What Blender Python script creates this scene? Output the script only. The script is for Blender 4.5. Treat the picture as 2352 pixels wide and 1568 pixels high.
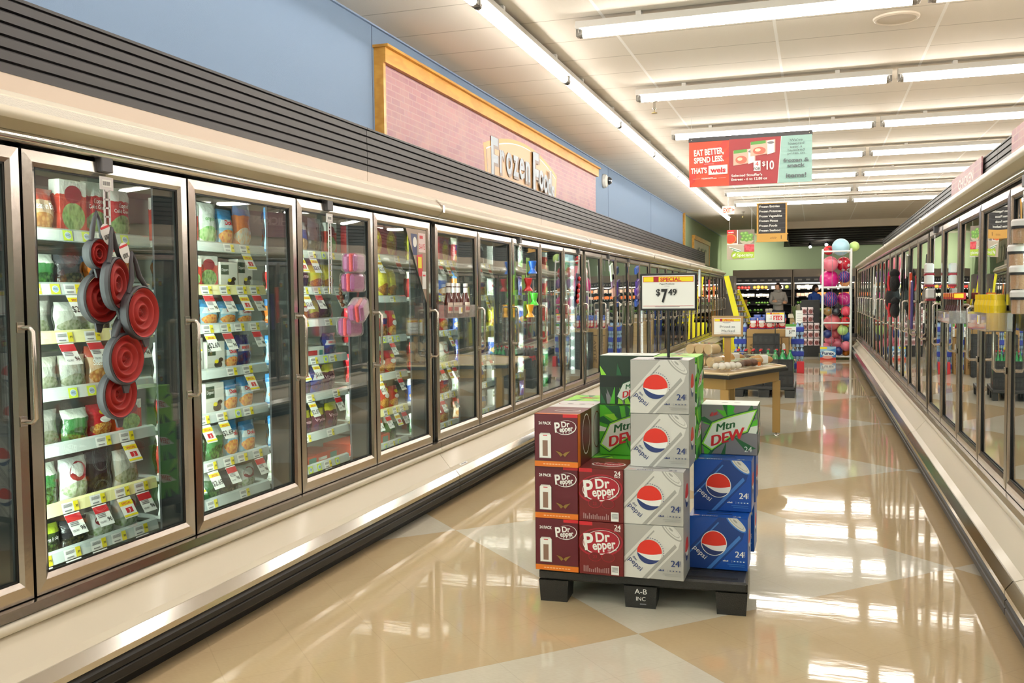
import bpy, math, random
from mathutils import Vector, Matrix, noise
R_ = random.Random(7)
S = bpy.context.scene
for _o in list(bpy.data.objects): bpy.data.objects.remove(_o)
COL = S.collection
# ------------------------------------------------------------------ camera
H = 1.33; F_PX = 2100.0
CF = Vector((-0.3153199, 0.947744, -0.04852494)); CR = Vector((0.94896948, 0.31519864, -0.01033162)); CU = Vector((-0.00550326, 0.04930645, 0.99876854))
CO = Vector((0, 0, H))
cam = bpy.data.cameras.new('camera'); cam.sensor_width = 36; cam.lens = F_PX / 2352 * 36; cam.clip_end = 200; cam.clip_start = .05
camo = bpy.data.objects.new('camera', cam); COL.objects.link(camo)
camo.matrix_world = Matrix(((CR.x, CU.x, -CF.x, 0), (CR.y, CU.y, -CF.y, 0), (CR.z, CU.z, -CF.z, H), (0, 0, 0, 1)))
S.camera = camo
# ------------------------------------------------------------------ world and exposure
w = bpy.data.worlds.new('world'); S.world = w; w.use_nodes = True
w.node_tree.nodes['Background'].inputs[0].default_value = (1, .93, .84, 1)
w.node_tree.nodes['Background'].inputs[1].default_value = .25
S.view_settings.view_transform = 'Standard'; S.view_settings.look = 'None'; S.view_settings.gamma = 1; S.view_settings.use_curve_mapping = False
S.view_settings.exposure = 0.33
cy = S.cycles
cy.max_bounces = 6; cy.diffuse_bounces = 3; cy.glossy_bounces = 3; cy.transmission_bounces = 4; cy.transparent_max_bounces = 14
cy.caustics_reflective = False; cy.caustics_refractive = False; cy.sample_clamp_indirect = 4.0; cy.blur_glossy = .5
cy.use_adaptive_sampling = True; cy.adaptive_threshold = .03; cy.use_denoising = True
TUBE = 23.0; TUBE_COL = (1, .945, .87); COLD = (.86, 1.0, .93); CASE_W = 10.0

def at(x, y, ax, v):
    """the point of the place seen at photograph pixel (x, y) on the plane ax = v"""
    d = CF + CR * ((x - 1176) / F_PX) - CU * ((y - 784) / F_PX)
    i = 'XYZ'.index(ax); return CO + d * ((v - CO[i]) / d[i])
def ppm(p): return F_PX / (Vector(p) - CO).dot(CF)       # pixels per metre at p

def lin(c): return c / 12.92 if c <= .04045 else ((c + .055) / 1.055) ** 2.4
def hx(h):
    h = h.lstrip('#'); return tuple(lin(int(h[i:i + 2], 16) / 255) for i in (0, 2, 4)) + (1,)
MATS = {}
def mat(key, col='#808080', rough=.5, metal=0., spec=.5, emit=0., coat=0., bump=0., bscale=60., var=0., vscale=4., alpha=1., trans=0.):
    if key in MATS: return MATS[key]
    m = bpy.data.materials.new(key); m.use_nodes = True; nt = m.node_tree; b = nt.nodes['Principled BSDF']
    c = hx(col) if isinstance(col, str) else tuple(col) + (1,)
    b.inputs['Base Color'].default_value = c; b.inputs['Roughness'].default_value = rough; b.inputs['Metallic'].default_value = metal
    b.inputs['Specular IOR Level'].default_value = spec; b.inputs['Coat Weight'].default_value = coat; b.inputs['Coat Roughness'].default_value = .08
    if emit: b.inputs['Emission Color'].default_value = c; b.inputs['Emission Strength'].default_value = emit
    if alpha < 1: b.inputs['Alpha'].default_value = alpha
    if trans: b.inputs['Transmission Weight'].default_value = trans
    if bump or var:
        tc = nt.nodes.new('ShaderNodeTexCoord')
    if bump:
        n = nt.nodes.new('ShaderNodeTexNoise'); n.inputs['Scale'].default_value = bscale; n.inputs['Detail'].default_value = 3
        bp = nt.nodes.new('ShaderNodeBump'); bp.inputs['Strength'].default_value = bump; bp.inputs['Distance'].default_value = .01
        nt.links.new(tc.outputs['Object'], n.inputs['Vector']); nt.links.new(n.outputs['Fac'], bp.inputs['Height']); nt.links.new(bp.outputs['Normal'], b.inputs['Normal'])
    if var:
        n = nt.nodes.new('ShaderNodeTexNoise'); n.inputs['Scale'].default_value = vscale; n.inputs['Detail'].default_value = 4
        mx = nt.nodes.new('ShaderNodeMix'); mx.data_type = 'RGBA'
        mx.inputs['A'].default_value = tuple(max(0, v * (1 - var)) for v in c[:3]) + (1,); mx.inputs['B'].default_value = tuple(min(1, v * (1 + var)) for v in c[:3]) + (1,)
        nt.links.new(tc.outputs['Object'], n.inputs['Vector']); nt.links.new(n.outputs['Fac'], mx.inputs['Factor']); nt.links.new(mx.outputs['Result'], b.inputs['Base Color'])
    MATS[key] = m; return m

class NT:
    """small helper to write node graphs"""
    def __init__(s, key):
        s.m = bpy.data.materials.new(key); s.m.use_nodes = True; s.t = s.m.node_tree; s.b = s.t.nodes['Principled BSDF']; MATS[key] = s.m
    def n(s, typ, **kw):
        o = s.t.nodes.new('ShaderNode' + typ)
        for k, v in kw.items():
            if k.startswith('i_'):
                kk = k[2:]; kk = int(kk) if kk.isdigit() else kk.replace('_', ' ')
                if hasattr(v, 'is_output') : s.t.links.new(v, o.inputs[kk])
                else: o.inputs[kk].default_value = v
            else: setattr(o, k, v)
        return o
    def math(s, op, a, b=0., c=0., clamp=False):
        o = s.t.nodes.new('ShaderNodeMath'); o.operation = op; o.use_clamp = clamp
        for i, v in enumerate((a, b, c)):
            if hasattr(v, 'is_output'): s.t.links.new(v, o.inputs[i])
            else: o.inputs[i].default_value = v
        return o.outputs[0]
    def mix(s, f, a, b):
        o = s.t.nodes.new('ShaderNodeMix'); o.data_type = 'RGBA'
        for k, v in (('Factor', f), ('A', a), ('B', b)):
            if hasattr(v, 'is_output'): s.t.links.new(v, o.inputs[k])
            else: o.inputs[k].default_value = v
        return o.outputs['Result']
    def link(s, a, name): s.t.links.new(a, s.b.inputs[name])

# ------------------------------------------------------------------ mesh builder
class MB:
    def __init__(s): s.v = []; s.f = []; s.mi = []; s.sm = []; s.mats = []; s.M = Matrix()
    def m(s, mt):
        if mt not in s.mats: s.mats.append(mt)
        return s.mats.index(mt)
    def add(s, vs, fs, mt, smooth=False):
        b = len(s.v); s.v += [tuple(s.M @ Vector(p)) for p in vs]; k = s.m(mt)
        for f in fs: s.f.append([b + i for i in f]); s.mi.append(k); s.sm.append(smooth)
    def box(s, x0, y0, z0, x1, y1, z1, mt, bev=0.):
        if bev <= 0:
            vs = [(x, y, z) for z in (z0, z1) for y in (y0, y1) for x in (x0, x1)]
            s.add(vs, [(0, 2, 3, 1), (4, 5, 7, 6), (0, 1, 5, 4), (2, 6, 7, 3), (0, 4, 6, 2), (1, 3, 7, 5)], mt); return
        b = bev; X = (x0, x1); Y = (y0, y1); Z = (z0, z1); vs = []; idx = {}
        for i in (0, 1):
            for j in (0, 1):
                for k in (0, 1):
                    sx, sy, sz = 1 - 2 * i, 1 - 2 * j, 1 - 2 * k
                    for a, p in enumerate(((X[i], Y[j] + sy * b, Z[k] + sz * b), (X[i] + sx * b, Y[j], Z[k] + sz * b), (X[i] + sx * b, Y[j] + sy * b, Z[k]))):
                        idx[(i, j, k, a)] = len(vs); vs.append(p)
        fs = []
        for i in (0, 1): fs.append([idx[(i, j, k, 0)] for j, k in ((0, 0), (1, 0), (1, 1), (0, 1))])
        for j in (0, 1): fs.append([idx[(i, j, k, 1)] for i, k in ((0, 0), (1, 0), (1, 1), (0, 1))])
        for k in (0, 1): fs.append([idx[(i, j, k, 2)] for i, j in ((0, 0), (1, 0), (1, 1), (0, 1))])
        for j in (0, 1):
            for k in (0, 1): fs.append([idx[(0, j, k, 1)], idx[(1, j, k, 1)], idx[(1, j, k, 2)], idx[(0, j, k, 2)]])
        for i in (0, 1):
            for k in (0, 1): fs.append([idx[(i, 0, k, 0)], idx[(i, 1, k, 0)], idx[(i, 1, k, 2)], idx[(i, 0, k, 2)]])
            for j in (0, 1): fs.append([idx[(i, j, 0, 0)], idx[(i, j, 1, 0)], idx[(i, j, 1, 1)], idx[(i, j, 0, 1)]])
        for i in (0, 1):
            for j in (0, 1):
                for k in (0, 1): fs.append([idx[(i, j, k, a)] for a in (0, 1, 2)])
        c = Vector(((x0 + x1) / 2, (y0 + y1) / 2, (z0 + z1) / 2))
        for q, f in enumerate(fs):
            P = [Vector(vs[i]) for i in f]; n = (P[1] - P[0]).cross(P[2] - P[0]); mid = sum(P, Vector()) / len(P)
            if n.dot(mid - c) < 0: fs[q] = f[::-1]
        s.add(vs, fs, mt)
    def prism(s, prof, y0, y1, mt, smooth=False, caps=True):
        """closed (x, z) outline swept along y"""
        n = len(prof); vs = [(x, y0, z) for x, z in prof] + [(x, y1, z) for x, z in prof]
        fs = [(i, (i + 1) % n, n + (i + 1) % n, n + i) for i in range(n)]
        s.add(vs, fs, mt, smooth)
        if caps: s.add(vs, [tuple(range(n))[::-1], tuple(range(n, 2 * n))], mt)
    def strip(s, prof, y0, y1, mt, smooth=False):
        n = len(prof); vs = [(x, y0, z) for x, z in prof] + [(x, y1, z) for x, z in prof]
        s.add(vs, [(i, i + 1, n + i + 1, n + i) for i in range(n - 1)], mt, smooth)
    def tube(s, pts, r, mt, n=8, caps=True, smooth=True):
        pts = [Vector(p) for p in pts]; rs = r if isinstance(r, (list, tuple)) else [r] * len(pts); vs = []
        up = None
        for i, p in enumerate(pts):
            t = (pts[min(i + 1, len(pts) - 1)] - pts[max(i - 1, 0)]).normalized()
            if up is None: up = Vector((0, 0, 1)) if abs(t.z) < .9 else Vector((1, 0, 0))
            a = t.cross(up).normalized(); b = a.cross(t).normalized(); up = b
            for k in range(n):
                q = 2 * math.pi * k / n; vs.append(p + (a * math.cos(q) + b * math.sin(q)) * rs[i])
        fs = [(i * n + k, (i + 1) * n + k, (i + 1) * n + (k + 1) % n, i * n + (k + 1) % n) for i in range(len(pts) - 1) for k in range(n)]
        s.add(vs, fs, mt, smooth)
        if caps: s.add(vs, [tuple(range(n)), tuple(range(len(vs) - n, len(vs)))[::-1]], mt)
    def lathe(s, prof, mt, n=20, smooth=True, c=(0, 0, 0)):
        """(r, z) outline turned about z; mt may be a list, one per band"""
        vs = [(c[0] + r * math.cos(2 * math.pi * k / n), c[1] + r * math.sin(2 * math.pi * k / n), c[2] + z) for r, z in prof for k in range(n)]
        for i in range(len(prof) - 1):
            m_ = mt[i] if isinstance(mt, list) else mt
            s.add(vs[i * n:(i + 2) * n], [(k, (k + 1) % n, n + (k + 1) % n, n + k) for k in range(n)], m_, smooth)
    def sphere(s, c, r, mt, n=16, q=10, sc=(1, 1, 1)):
        vs = []; 
        for i in range(q + 1):
            a = math.pi * i / q
            for k in range(n):
                b = 2 * math.pi * k / n; vs.append((c[0] + sc[0] * r * math.sin(a) * math.cos(b), c[1] + sc[1] * r * math.sin(a) * math.sin(b), c[2] - sc[2] * r * math.cos(a)))
        s.add(vs, [(i * n + k, i * n + (k + 1) % n, (i + 1) * n + (k + 1) % n, (i + 1) * n + k) for i in range(q) for k in range(n)], mt, True)
    def build(s, name, parent=None, loc=None, rot=None):
        me = bpy.data.meshes.new(name); me.from_pydata(s.v, [], s.f)
        for m_ in s.mats: me.materials.append(m_)
        me.polygons.foreach_set('material_index', s.mi); me.polygons.foreach_set('use_smooth', s.sm); me.update()
        o = bpy.data.objects.new(name, me); COL.objects.link(o)
        if parent: o.parent = parent
        if loc: o.location = loc
        if rot: o.rotation_euler = rot
        return o

def empty(name, loc=(0, 0, 0), rz=0.):
    o = bpy.data.objects.new(name, None); COL.objects.link(o); o.location = loc; o.rotation_euler = (0, 0, rz); o.empty_display_size = .1; return o
def tag(o, label=None, cat=None, group=None, kind=None):
    if label: o['label'] = label
    if cat: o['category'] = cat
    if group: o['group'] = group
    if kind: o['kind'] = kind
    return o
KIDS = {}
def kids(o):
    if o.name not in KIDS: KIDS[o.name] = list(o.children)
    return KIDS[o.name]
def copy_tree(o, parent=None):
    c = o.copy(); COL.objects.link(c)
    if parent: c.parent = parent
    for ch in kids(o): copy_tree(ch, c)
    return c

# ------------------------------------------------------------------ flat art on a face
TXT = {}
def text_polys(s, bold=0., shear=0., space=1.):
    k = (s, bold, shear, space)
    if k in TXT: return TXT[k]
    cu = bpy.data.curves.new('lettering', 'FONT'); cu.body = s; cu.offset = bold; cu.shear = shear; cu.space_character = space; cu.resolution_u = 4; cu.fill_mode = 'FRONT'
    o = bpy.data.objects.new('lettering', cu); COL.objects.link(o)
    dg = bpy.context.evaluated_depsgraph_get(); me = o.evaluated_get(dg).to_mesh()
    vs = [(v.co.x, v.co.y) for v in me.vertices]; fs = [tuple(p.vertices) for p in me.polygons]
    o.evaluated_get(dg).to_mesh_clear(); bpy.data.objects.remove(o); bpy.data.curves.remove(cu)
    if vs:
        x0 = min(v[0] for v in vs); x1 = max(v[0] for v in vs); y0 = min(v[1] for v in vs); y1 = max(v[1] for v in vs)
    else: x0 = x1 = y0 = y1 = 0
    TXT[k] = (vs, fs, x0, x1, y0, y1); return TXT[k]
def clip_poly(P, X0, Y0, X1, Y1):
    for ax, lim, sg in ((0, X0, 1), (0, X1, -1), (1, Y0, 1), (1, Y1, -1)):
        out = []
        for i in range(len(P)):
            a, b = P[i - 1], P[i]; ia = (a[ax] - lim) * sg >= 0; ib = (b[ax] - lim) * sg >= 0
            if ia != ib:
                t = (lim - a[ax]) / (b[ax] - a[ax]); out.append((a[0] + t * (b[0] - a[0]), a[1] + t * (b[1] - a[1])))
            if ib: out.append(b)
        P = out
        if len(P) < 3: return []
    return P
class Art:
    """draws on a rectangle W x H; O lower corner, U right, V up; each layer lies a hair above the last"""
    def __init__(s, mb, O, U, V, W, Hh, lift=.0004, fn=None):
        s.mb = mb; s.O = Vector(O); s.U = Vector(U); s.V = Vector(V); s.N = s.U.cross(s.V).normalized(); s.W = W; s.H = Hh; s.l = lift; s.d = lift; s.fn = fn
    def P(s, x, y):
        if s.fn: return s.fn(x, y, s.l)
        return s.O + s.U * x + s.V * y + s.N * s.l
    def poly(s, pts, mt, clip=True, up=True):
        if clip: pts = clip_poly(pts, 0, 0, s.W, s.H)
        if len(pts) < 3: return
        a = sum(pts[i - 1][0] * pts[i][1] - pts[i][0] * pts[i - 1][1] for i in range(len(pts)))
        if a < 0: pts = pts[::-1]
        s.mb.add([s.P(*p) for p in pts], [tuple(range(len(pts)))], mt)
        if up: s.l += s.d
    def rect(s, x0, y0, x1, y1, mt): s.poly([(x0, y0), (x1, y0), (x1, y1), (x0, y1)], mt)
    def ell(s, cx, cy_, rx, ry, mt, rot=0., n=28, a0=0., a1=360.):
        c, q = math.cos(rot), math.sin(rot); pts = []
        m_ = n if a1 - a0 >= 360 else n + 1
        for i in range(m_):
            t = math.radians(a0 + (a1 - a0) * i / n); x = rx * math.cos(t); y = ry * math.sin(t); pts.append((cx + x * c - y * q, cy_ + x * q + y * c))
        s.poly(pts, mt)
    def text(s, t, x, y, h, mt, bold=.0, shear=0., rot=0., sx=1., align='l', space=1., w=None):
        vs, fs, x0, x1, y0, y1 = text_polys(t, bold, shear, space)
        if not vs: return
        k = h / .73; kx = k * sx
        if w: kx = w / max(1e-6, x1 - x0)
        ox = {'l': -x0, 'c': -(x0 + x1) / 2, 'r': -x1}[align]; c, q = math.cos(rot), math.sin(rot)
        P = []
        for vx, vy in vs:
            px = (vx + ox) * kx; py = vy * k; P.append(s.P(x + px * c - py * q, y + px * q + py * c))
        s.mb.add(P, fs, mt); s.l += s.d
def flat(key, col, rough=.45, **k): return mat(key, col, rough, **k)
WHITE = flat('paper_white', '#f2f0ec'); BLACK = flat('ink_black', '#17161a'); RED = flat('ink_red', '#c8202c'); YEL = flat('ink_yellow', '#f3dc1e'); GREY = flat('ink_grey', '#7c7b80'); NAVY = flat('ink_navy', '#1f2c63'); ORANGE = flat('ink_orange', '#e0731a'); TEALINK = flat('ink_teal', '#9fc7bf'); GREENINK = flat('ink_green', '#5b9d45')
LIME = flat('wic_lime', '#cfe23a'); LBLUE = flat('ink_light_blue', '#a9c4dc')
STEEL = mat('brushed_steel', '#c6beb6', .22, metal=1., bump=.03, bscale=40)
CHROME = mat('chrome_trim', '#dcdad6', .12, metal=1.)
CREAM = mat('cream_enamel', '#dfd4c0', .4, spec=.5, coat=.15)
CREAMROLL = mat('cream_vinyl', '#e8dfcf', .35, spec=.5)
DARK = mat('black_rubber', '#100f0f', .5); DARKG = mat('black_gasket', '#0f0f10', .6)
GREYM = mat('grey_plastic', '#58575b', .45)
CLEAR = None
def glassy(key, tint=(1, 1, 1, 1), boost=1., rough=.0, op=0.):
    """thin sheet: fresnel mirror over clear"""
    g = NT(key); t = g.t; t.nodes.remove(g.b)
    out = t.nodes['Material Output']; ge = g.n('NewGeometry'); dt = g.n('VectorMath', operation='DOT_PRODUCT', i_0=ge.outputs['Normal'], i_1=ge.outputs['Incoming'])
    c_ = g.math('ABSOLUTE', dt.outputs['Value']); r = g.math('MULTIPLY', g.math('ADD', .04, g.math('MULTIPLY', g.math('POWER', g.math('SUBTRACT', 1., c_), 5.), .96)), boost, clamp=True)
    gl = g.n('BsdfGlossy', i_Color=(1, 1, 1, 1), i_Roughness=rough); tr = g.n('BsdfTransparent', i_Color=tint)
    mx = g.n('MixShader', i_0=r, i_1=tr.outputs[0], i_2=gl.outputs[0])
    if op:
        df = g.n('BsdfDiffuse', i_Color=tint); m2 = g.n('MixShader', i_0=op, i_1=mx.outputs[0], i_2=df.outputs[0]); mx = m2
    t.links.new(mx.outputs[0], out.inputs[0]); return g.m
GLASS = glassy('door_glass', (.93, .97, .94, 1), 1.9)
ACRYL = glassy('clear_acrylic', (.97, .93, .92, 1), 1.5, .03, .10)
FILM = glassy('clear_film', (.97, .97, .97, 1), 1.3, .08, .015)
# ================================================================== THE SETTING
def floor_mat():
    g = NT('waxed_vinyl_tile'); tc = g.n('TexCoord'); sep = g.n('SeparateXYZ', i_0=tc.outputs['Object'])
    x, y = sep.outputs[0], sep.outputs[1]
    r2 = 1 / math.sqrt(2)
    u = g.math('MULTIPLY', g.math('ADD', x, y), r2); v = g.math('MULTIPLY', g.math('SUBTRACT', y, x), r2)
    ku = g.math('FLOOR', g.math('DIVIDE', g.math('SUBTRACT', u, 2.02), 1.83)); kv = g.math('FLOOR', g.math('DIVIDE', g.math('SUBTRACT', v, 2.95), 1.83))
    par = g.math('MODULO', g.math('ABSOLUTE', g.math('ADD', ku, kv)), 2.)
    tu = g.math('FRACT', g.math('DIVIDE', g.math('SUBTRACT', u, 2.02), .305)); tv = g.math('FRACT', g.math('DIVIDE', g.math('SUBTRACT', v, 2.95), .305))
    e = lambda t: g.math('LESS_THAN', g.math('ABSOLUTE', g.math('SUBTRACT', t, .5)), .494)
    seam = g.math('SUBTRACT', 1., g.math('MULTIPLY', e(tu), e(tv)))
    mp = g.n('Mapping', i_0=tc.outputs['Object']); mp.inputs['Scale'].default_value = (30, 120, 30); mp.inputs['Rotation'].default_value = (0, 0, .5)
    n1 = g.n('TexNoise', i_Vector=mp.outputs[0], i_Scale=1.5, i_Detail=4.); n2 = g.n('TexNoise', i_Vector=tc.outputs['Object'], i_Scale=1.2, i_Detail=3.)
    c = g.mix(par, hx('#d9d1bf'), hx('#c9b18c'))
    c = g.mix(g.math('MULTIPLY', g.math('SUBTRACT', n1.outputs[0], .35, clamp=True), .45), c, hx('#a98f6c'))
    c = g.mix(g.math('MULTIPLY', g.math('SUBTRACT', n2.outputs[0], .4, clamp=True), .35), c, hx('#a58a64'))
    c = g.mix(g.math('MULTIPLY', seam, .12), c, hx('#7d6748'))
    g.link(c, 'Base Color')
    n3 = g.n('TexNoise', i_Vector=tc.outputs['Object'], i_Scale=7., i_Detail=5.)
    g.link(g.math('ADD', g.math('MULTIPLY', n3.outputs[0], .06), .02), 'Roughness'); g.b.inputs['Specular IOR Level'].default_value = .42
    m2 = g.n('Mapping', i_0=tc.outputs['Object']); m2.inputs['Scale'].default_value = (1, 3, 1); m2.inputs['Rotation'].default_value = (0, 0, .2)
    n4 = g.n('TexNoise', i_Vector=m2.outputs[0], i_Scale=6., i_Detail=4.)
    hsum = g.math('SUBTRACT', g.math('MULTIPLY', n4.outputs[0], .6), g.math('MULTIPLY', seam, .25))
    bp = g.n('Bump', i_Strength=.05, i_Distance=.008, i_Height=hsum); g.link(bp.outputs[0], 'Normal')
    return g.m
def ceil_mat():
    g = NT('ceiling_panel'); tc = g.n('TexCoord'); sep = g.n('SeparateXYZ', i_0=tc.outputs['Object'])
    fy = g.math('FRACT', g.math('DIVIDE', g.math('SUBTRACT', sep.outputs[1], 7.457 - .604 * 20), .604)); fx = g.math('FRACT', g.math('DIVIDE', g.math('ADD', sep.outputs[0], 21.06), 1.22))
    ly = g.math('LESS_THAN', g.math('MINIMUM', fy, g.math('SUBTRACT', 1., fy)), .012); lx = g.math('LESS_THAN', g.math('MINIMUM', fx, g.math('SUBTRACT', 1., fx)), .010)
    n = g.n('TexNoise', i_Vector=tc.outputs['Object'], i_Scale=180., i_Detail=2.)
    c = g.mix(g.math('MULTIPLY', n.outputs[0], .25), hx('#e3dbcf'), hx('#cdc4b6'))
    c = g.mix(ly, c, hx('#b9b0a2')); 
    far = g.math('GREATER_THAN', sep.outputs[0], -2.6)
    c = g.mix(g.math('MULTIPLY', lx, far), c, hx('#f4f1ec')); g.link(c, 'Base Color'); g.b.inputs['Roughness'].default_value = .75
    bp = g.n('Bump', i_Strength=.3, i_Distance=.004, i_Height=g.math('ADD', n.outputs[0], g.math('MULTIPLY', ly, -2.))); g.link(bp.outputs[0], 'Normal'); return g.m
def struct(name, mb): return tag(mb.build(name), kind='structure')
XL, XR, Y0, YB, ZC = -3.26, 11.0, -5.0, 33.9, 3.44
b = MB(); b.box(XL, Y0, -.05, XR, YB, 0, floor_mat()); struct('floor', b)
b = MB(); b.box(XL, Y0, ZC, XR, YB, ZC + .05, ceil_mat()); struct('ceiling', b)
BLUEW = mat('blue_wall_paint', '#7b92ae', .7, bump=.25, bscale=300); GREENW = mat('sage_wall_paint', '#8b9c7a', .7, bump=.2, bscale=200)
b = MB(); b.box(XL - .1, Y0, 0, XL, 23.86, ZC, BLUEW)
for yy in (6.45, 14.9, 19.): b.box(XL, yy - .004, 2.1, XL + .003, yy + .004, ZC, mat('panel_seam', '#66748f', .7))
struct('wall_left', b)
b = MB(); b.box(XL - .1, 23.86, 0, XL, YB, ZC, GREENW); struct('wall_left_green', b)
b = MB(); b.box(XL - .1, YB, 0, XR, YB + .1, ZC, GREENW); struct('wall_back', b)
TANW = mat('tan_wall_paint', '#b8a98e', .7)
b = MB(); b.box(XR, Y0, 0, XR + .1, YB, ZC, TANW); struct('wall_right', b)
b = MB(); b.box(XL - .1, Y0 - .1, 0, XR + .1, Y0, ZC, TANW); struct('wall_front', b)
WOOD = NT('golden_oak'); _tc = WOOD.n('TexCoord'); _mp = WOOD.n('Mapping', i_0=_tc.outputs['Object']); _mp.inputs['Scale'].default_value = (2.2, 2.2, 9)
_n = WOOD.n('TexNoise', i_Vector=_mp.outputs[0], i_Scale=.9, i_Detail=3.); _w = WOOD.n('TexWave', i_Vector=_mp.outputs[0], i_Scale=1.2, i_Distortion=9., i_Detail=3.)
WOOD.link(WOOD.mix(WOOD.math('MULTIPLY', _w.outputs[1], .55), hx('#d9a146'), hx('#bb7f2a')), 'Base Color'); WOOD.b.inputs['Roughness'].default_value = .35; WOOD = WOOD.m
b = MB(); b.box(XL, 23.80, 2.1, XL + .05, 23.92, ZC, WOOD); struct('trim_1', b)
b = MB(); b.box(XL, Y0, ZC - .012, XL + .02, YB, ZC, mat('ceiling_angle', '#8fa3c0', .6)); struct('trim_2', b)
# dark ceiling over the produce floor with its front beam
b = MB(); b.box(-.85, 28., 3.24, XR, 28.25, ZC, mat('beam_face', '#c7b8a2', .6)); struct('trim_3', b)
b = MB(); SL = mat('dark_slat_ceiling', '#241a14', .7); SL2 = mat('dark_slat_gap', '#0d0a08', .8)
b.add([(-.85, 28.25, 3.33), (XR, 28.25, 3.33), (XR, YB, 3.0), (-1.1, YB, 3.0)], [(0, 1, 2, 3)], SL2)
for k in range(9):
    y = 28.4 + k * .6; z = 3.33 - (y - 28.25) / 5.65 * .33; b.box(-.9, y, z - .05, XR, y + .38, z - .01, SL)
b.box(-.9, 28.25, 3.0, -.85, YB, ZC, SL)
struct('ceiling_produce', b)

# ================================================================== LIGHT FIXTURES
HOUSE = mat('fixture_enamel', '#dcd9d3', .4); EMI = mat('lit_tube', TUBE_COL, .5, emit=TUBE); CAPM = mat('tube_cap', '#8c8a86', .3, metal=.8)
RT = .030
def fixture_proto(L, axis='X'):
    root = empty('fluorescent_fixture'); 
    if axis == 'Y': f = Matrix.Rotation(math.pi / 2, 4, 'Z')
    else: f = Matrix()
    b = MB(); b.M = f; b.prism([(0, 0)] and [(-.06, 0), (.06, 0), (.04, .06), (-.04, .06)], 0, 1, HOUSE, caps=True) if 0 else None
    vs = [(x, y, z) for x in (0, L) for y, z in ((-.06, 0), (.06, 0), (.045, .055), (-.045, .055))]
    b.add(vs, [(0, 1, 5, 4), (1, 2, 6, 5), (2, 3, 7, 6), (3, 0, 4, 7), (3, 2, 1, 0), (4, 5, 6, 7)], HOUSE)
    b.build('fixture_housing', root)
    for x in (.012, L - .012):
        b = MB(); b.M = f; b.box(x - .012, -.03, -.055, x + .012, .03, 0, CAPM, .003); b.build('lamp_holder', root)
    b = MB(); b.M = f; b.tube([(.026, 0, -.036), (L - .026, 0, -.036)], RT, EMI, 8, smooth=True)
    b.tube([(.024, 0, -.036), (.05, 0, -.036)], RT + .001, CAPM, 8); b.tube([(L - .05, 0, -.036), (L - .024, 0, -.036)], RT + .001, CAPM, 8)
    b.build('lamp_tube', root)
    for x in (L * .2, L * .8):
        b = MB(); b.M = f; b.box(x - .02, -.045, .055, x + .02, .045, .085, HOUSE); b.build('hanger_bracket', root)
    return root
ROW = [6.87, 9.31, 11.72, 14.1, 16.45, 18.75, 21.0]
FP = fixture_proto(2.40); first = True
ordn = ['first', 'second', 'third', 'fourth', 'fifth', 'sixth', 'seventh', 'eighth', 'ninth', 'tenth', 'eleventh', 'twelfth', 'thirteenth', 'fourteenth', 'fifteenth', 'sixteenth']
for ri, y in enumerate([-2.9, -.45, 2.0, 4.44] + ROW):
    for ci in range(5):
        if ri < 4 and ci > 2: continue
        x = -1.74 + ci * 2.45
        o = FP if first else copy_tree(FP); first = False
        o.location = (x, y, 3.352)
        r = ri - 4
        where = ('in the row over the camera' if r < 0 else 'in the %s lit cross row from the camera' % ordn[r])
        tag(o, 'lit fluorescent tube fixture, %s along, %s' % (ordn[ci], where), 'ceiling light', 'fluorescent fixtures in cross rows')
        if r < 0: tag(o, 'lit fluorescent tube fixture across the aisle above and behind the photographer')
FY = fixture_proto(2.36, 'Y'); first = True
for k in range(11):
    y = -1.2 + 2.37 * k
    o = FY if first else copy_tree(FY); first = False
    o.location = (-2.2, y, 3.352)
    tag(o, 'lit fluorescent tube running along the freezer wall, %s in that long strip' % ordn[k], 'ceiling light', 'fluorescent strip along the blue wall')
# ceiling speaker, sprinklers, spotlights, exit sign
c = at(2059, 40, 'Z', ZC); b = MB(); SPK = mat('speaker_grille', '#cbbfae', .5); b.lathe([(0.001, -.012), (.14, -.014), (.15, -.02), (.165, -.012), (.17, 0)], SPK, 32)
o = b.build('ceiling_speaker', loc=c); tag(o, 'round flush ceiling speaker with a pale grille between the tube rows', 'speaker')
def sprinkler(c, lab):
    r = empty('fire_sprinkler', c); b = MB(); b.lathe([(.045, 0), (.05, -.006), (.03, -.016), (.014, -.02), (.014, -.075), (.02, -.08), (.012, -.1), (.004, -.1)], CHROME, 14); b.build('sprinkler_body', r)
    b = MB(); b.lathe([(.003, -.1), (.005, -.13), (.032, -.132), (.032, -.137), (.001, -.137)], mat('brass', '#a58f55', .3, metal=1.), 14); b.build('deflector', r); tag(r, lab, 'sprinkler')
sprinkler(at(1503, 231, 'Z', ZC - .002), 'chrome fire sprinkler head hanging from ceiling between two tube rows')
sprinkler(at(1707, 486, 'Z', ZC - .002), 'small fire sprinkler head hanging from ceiling beside the exit sign')
LAMPG = mat('spot_glow', (1, .97, .9), .5, emit=60.)
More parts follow.
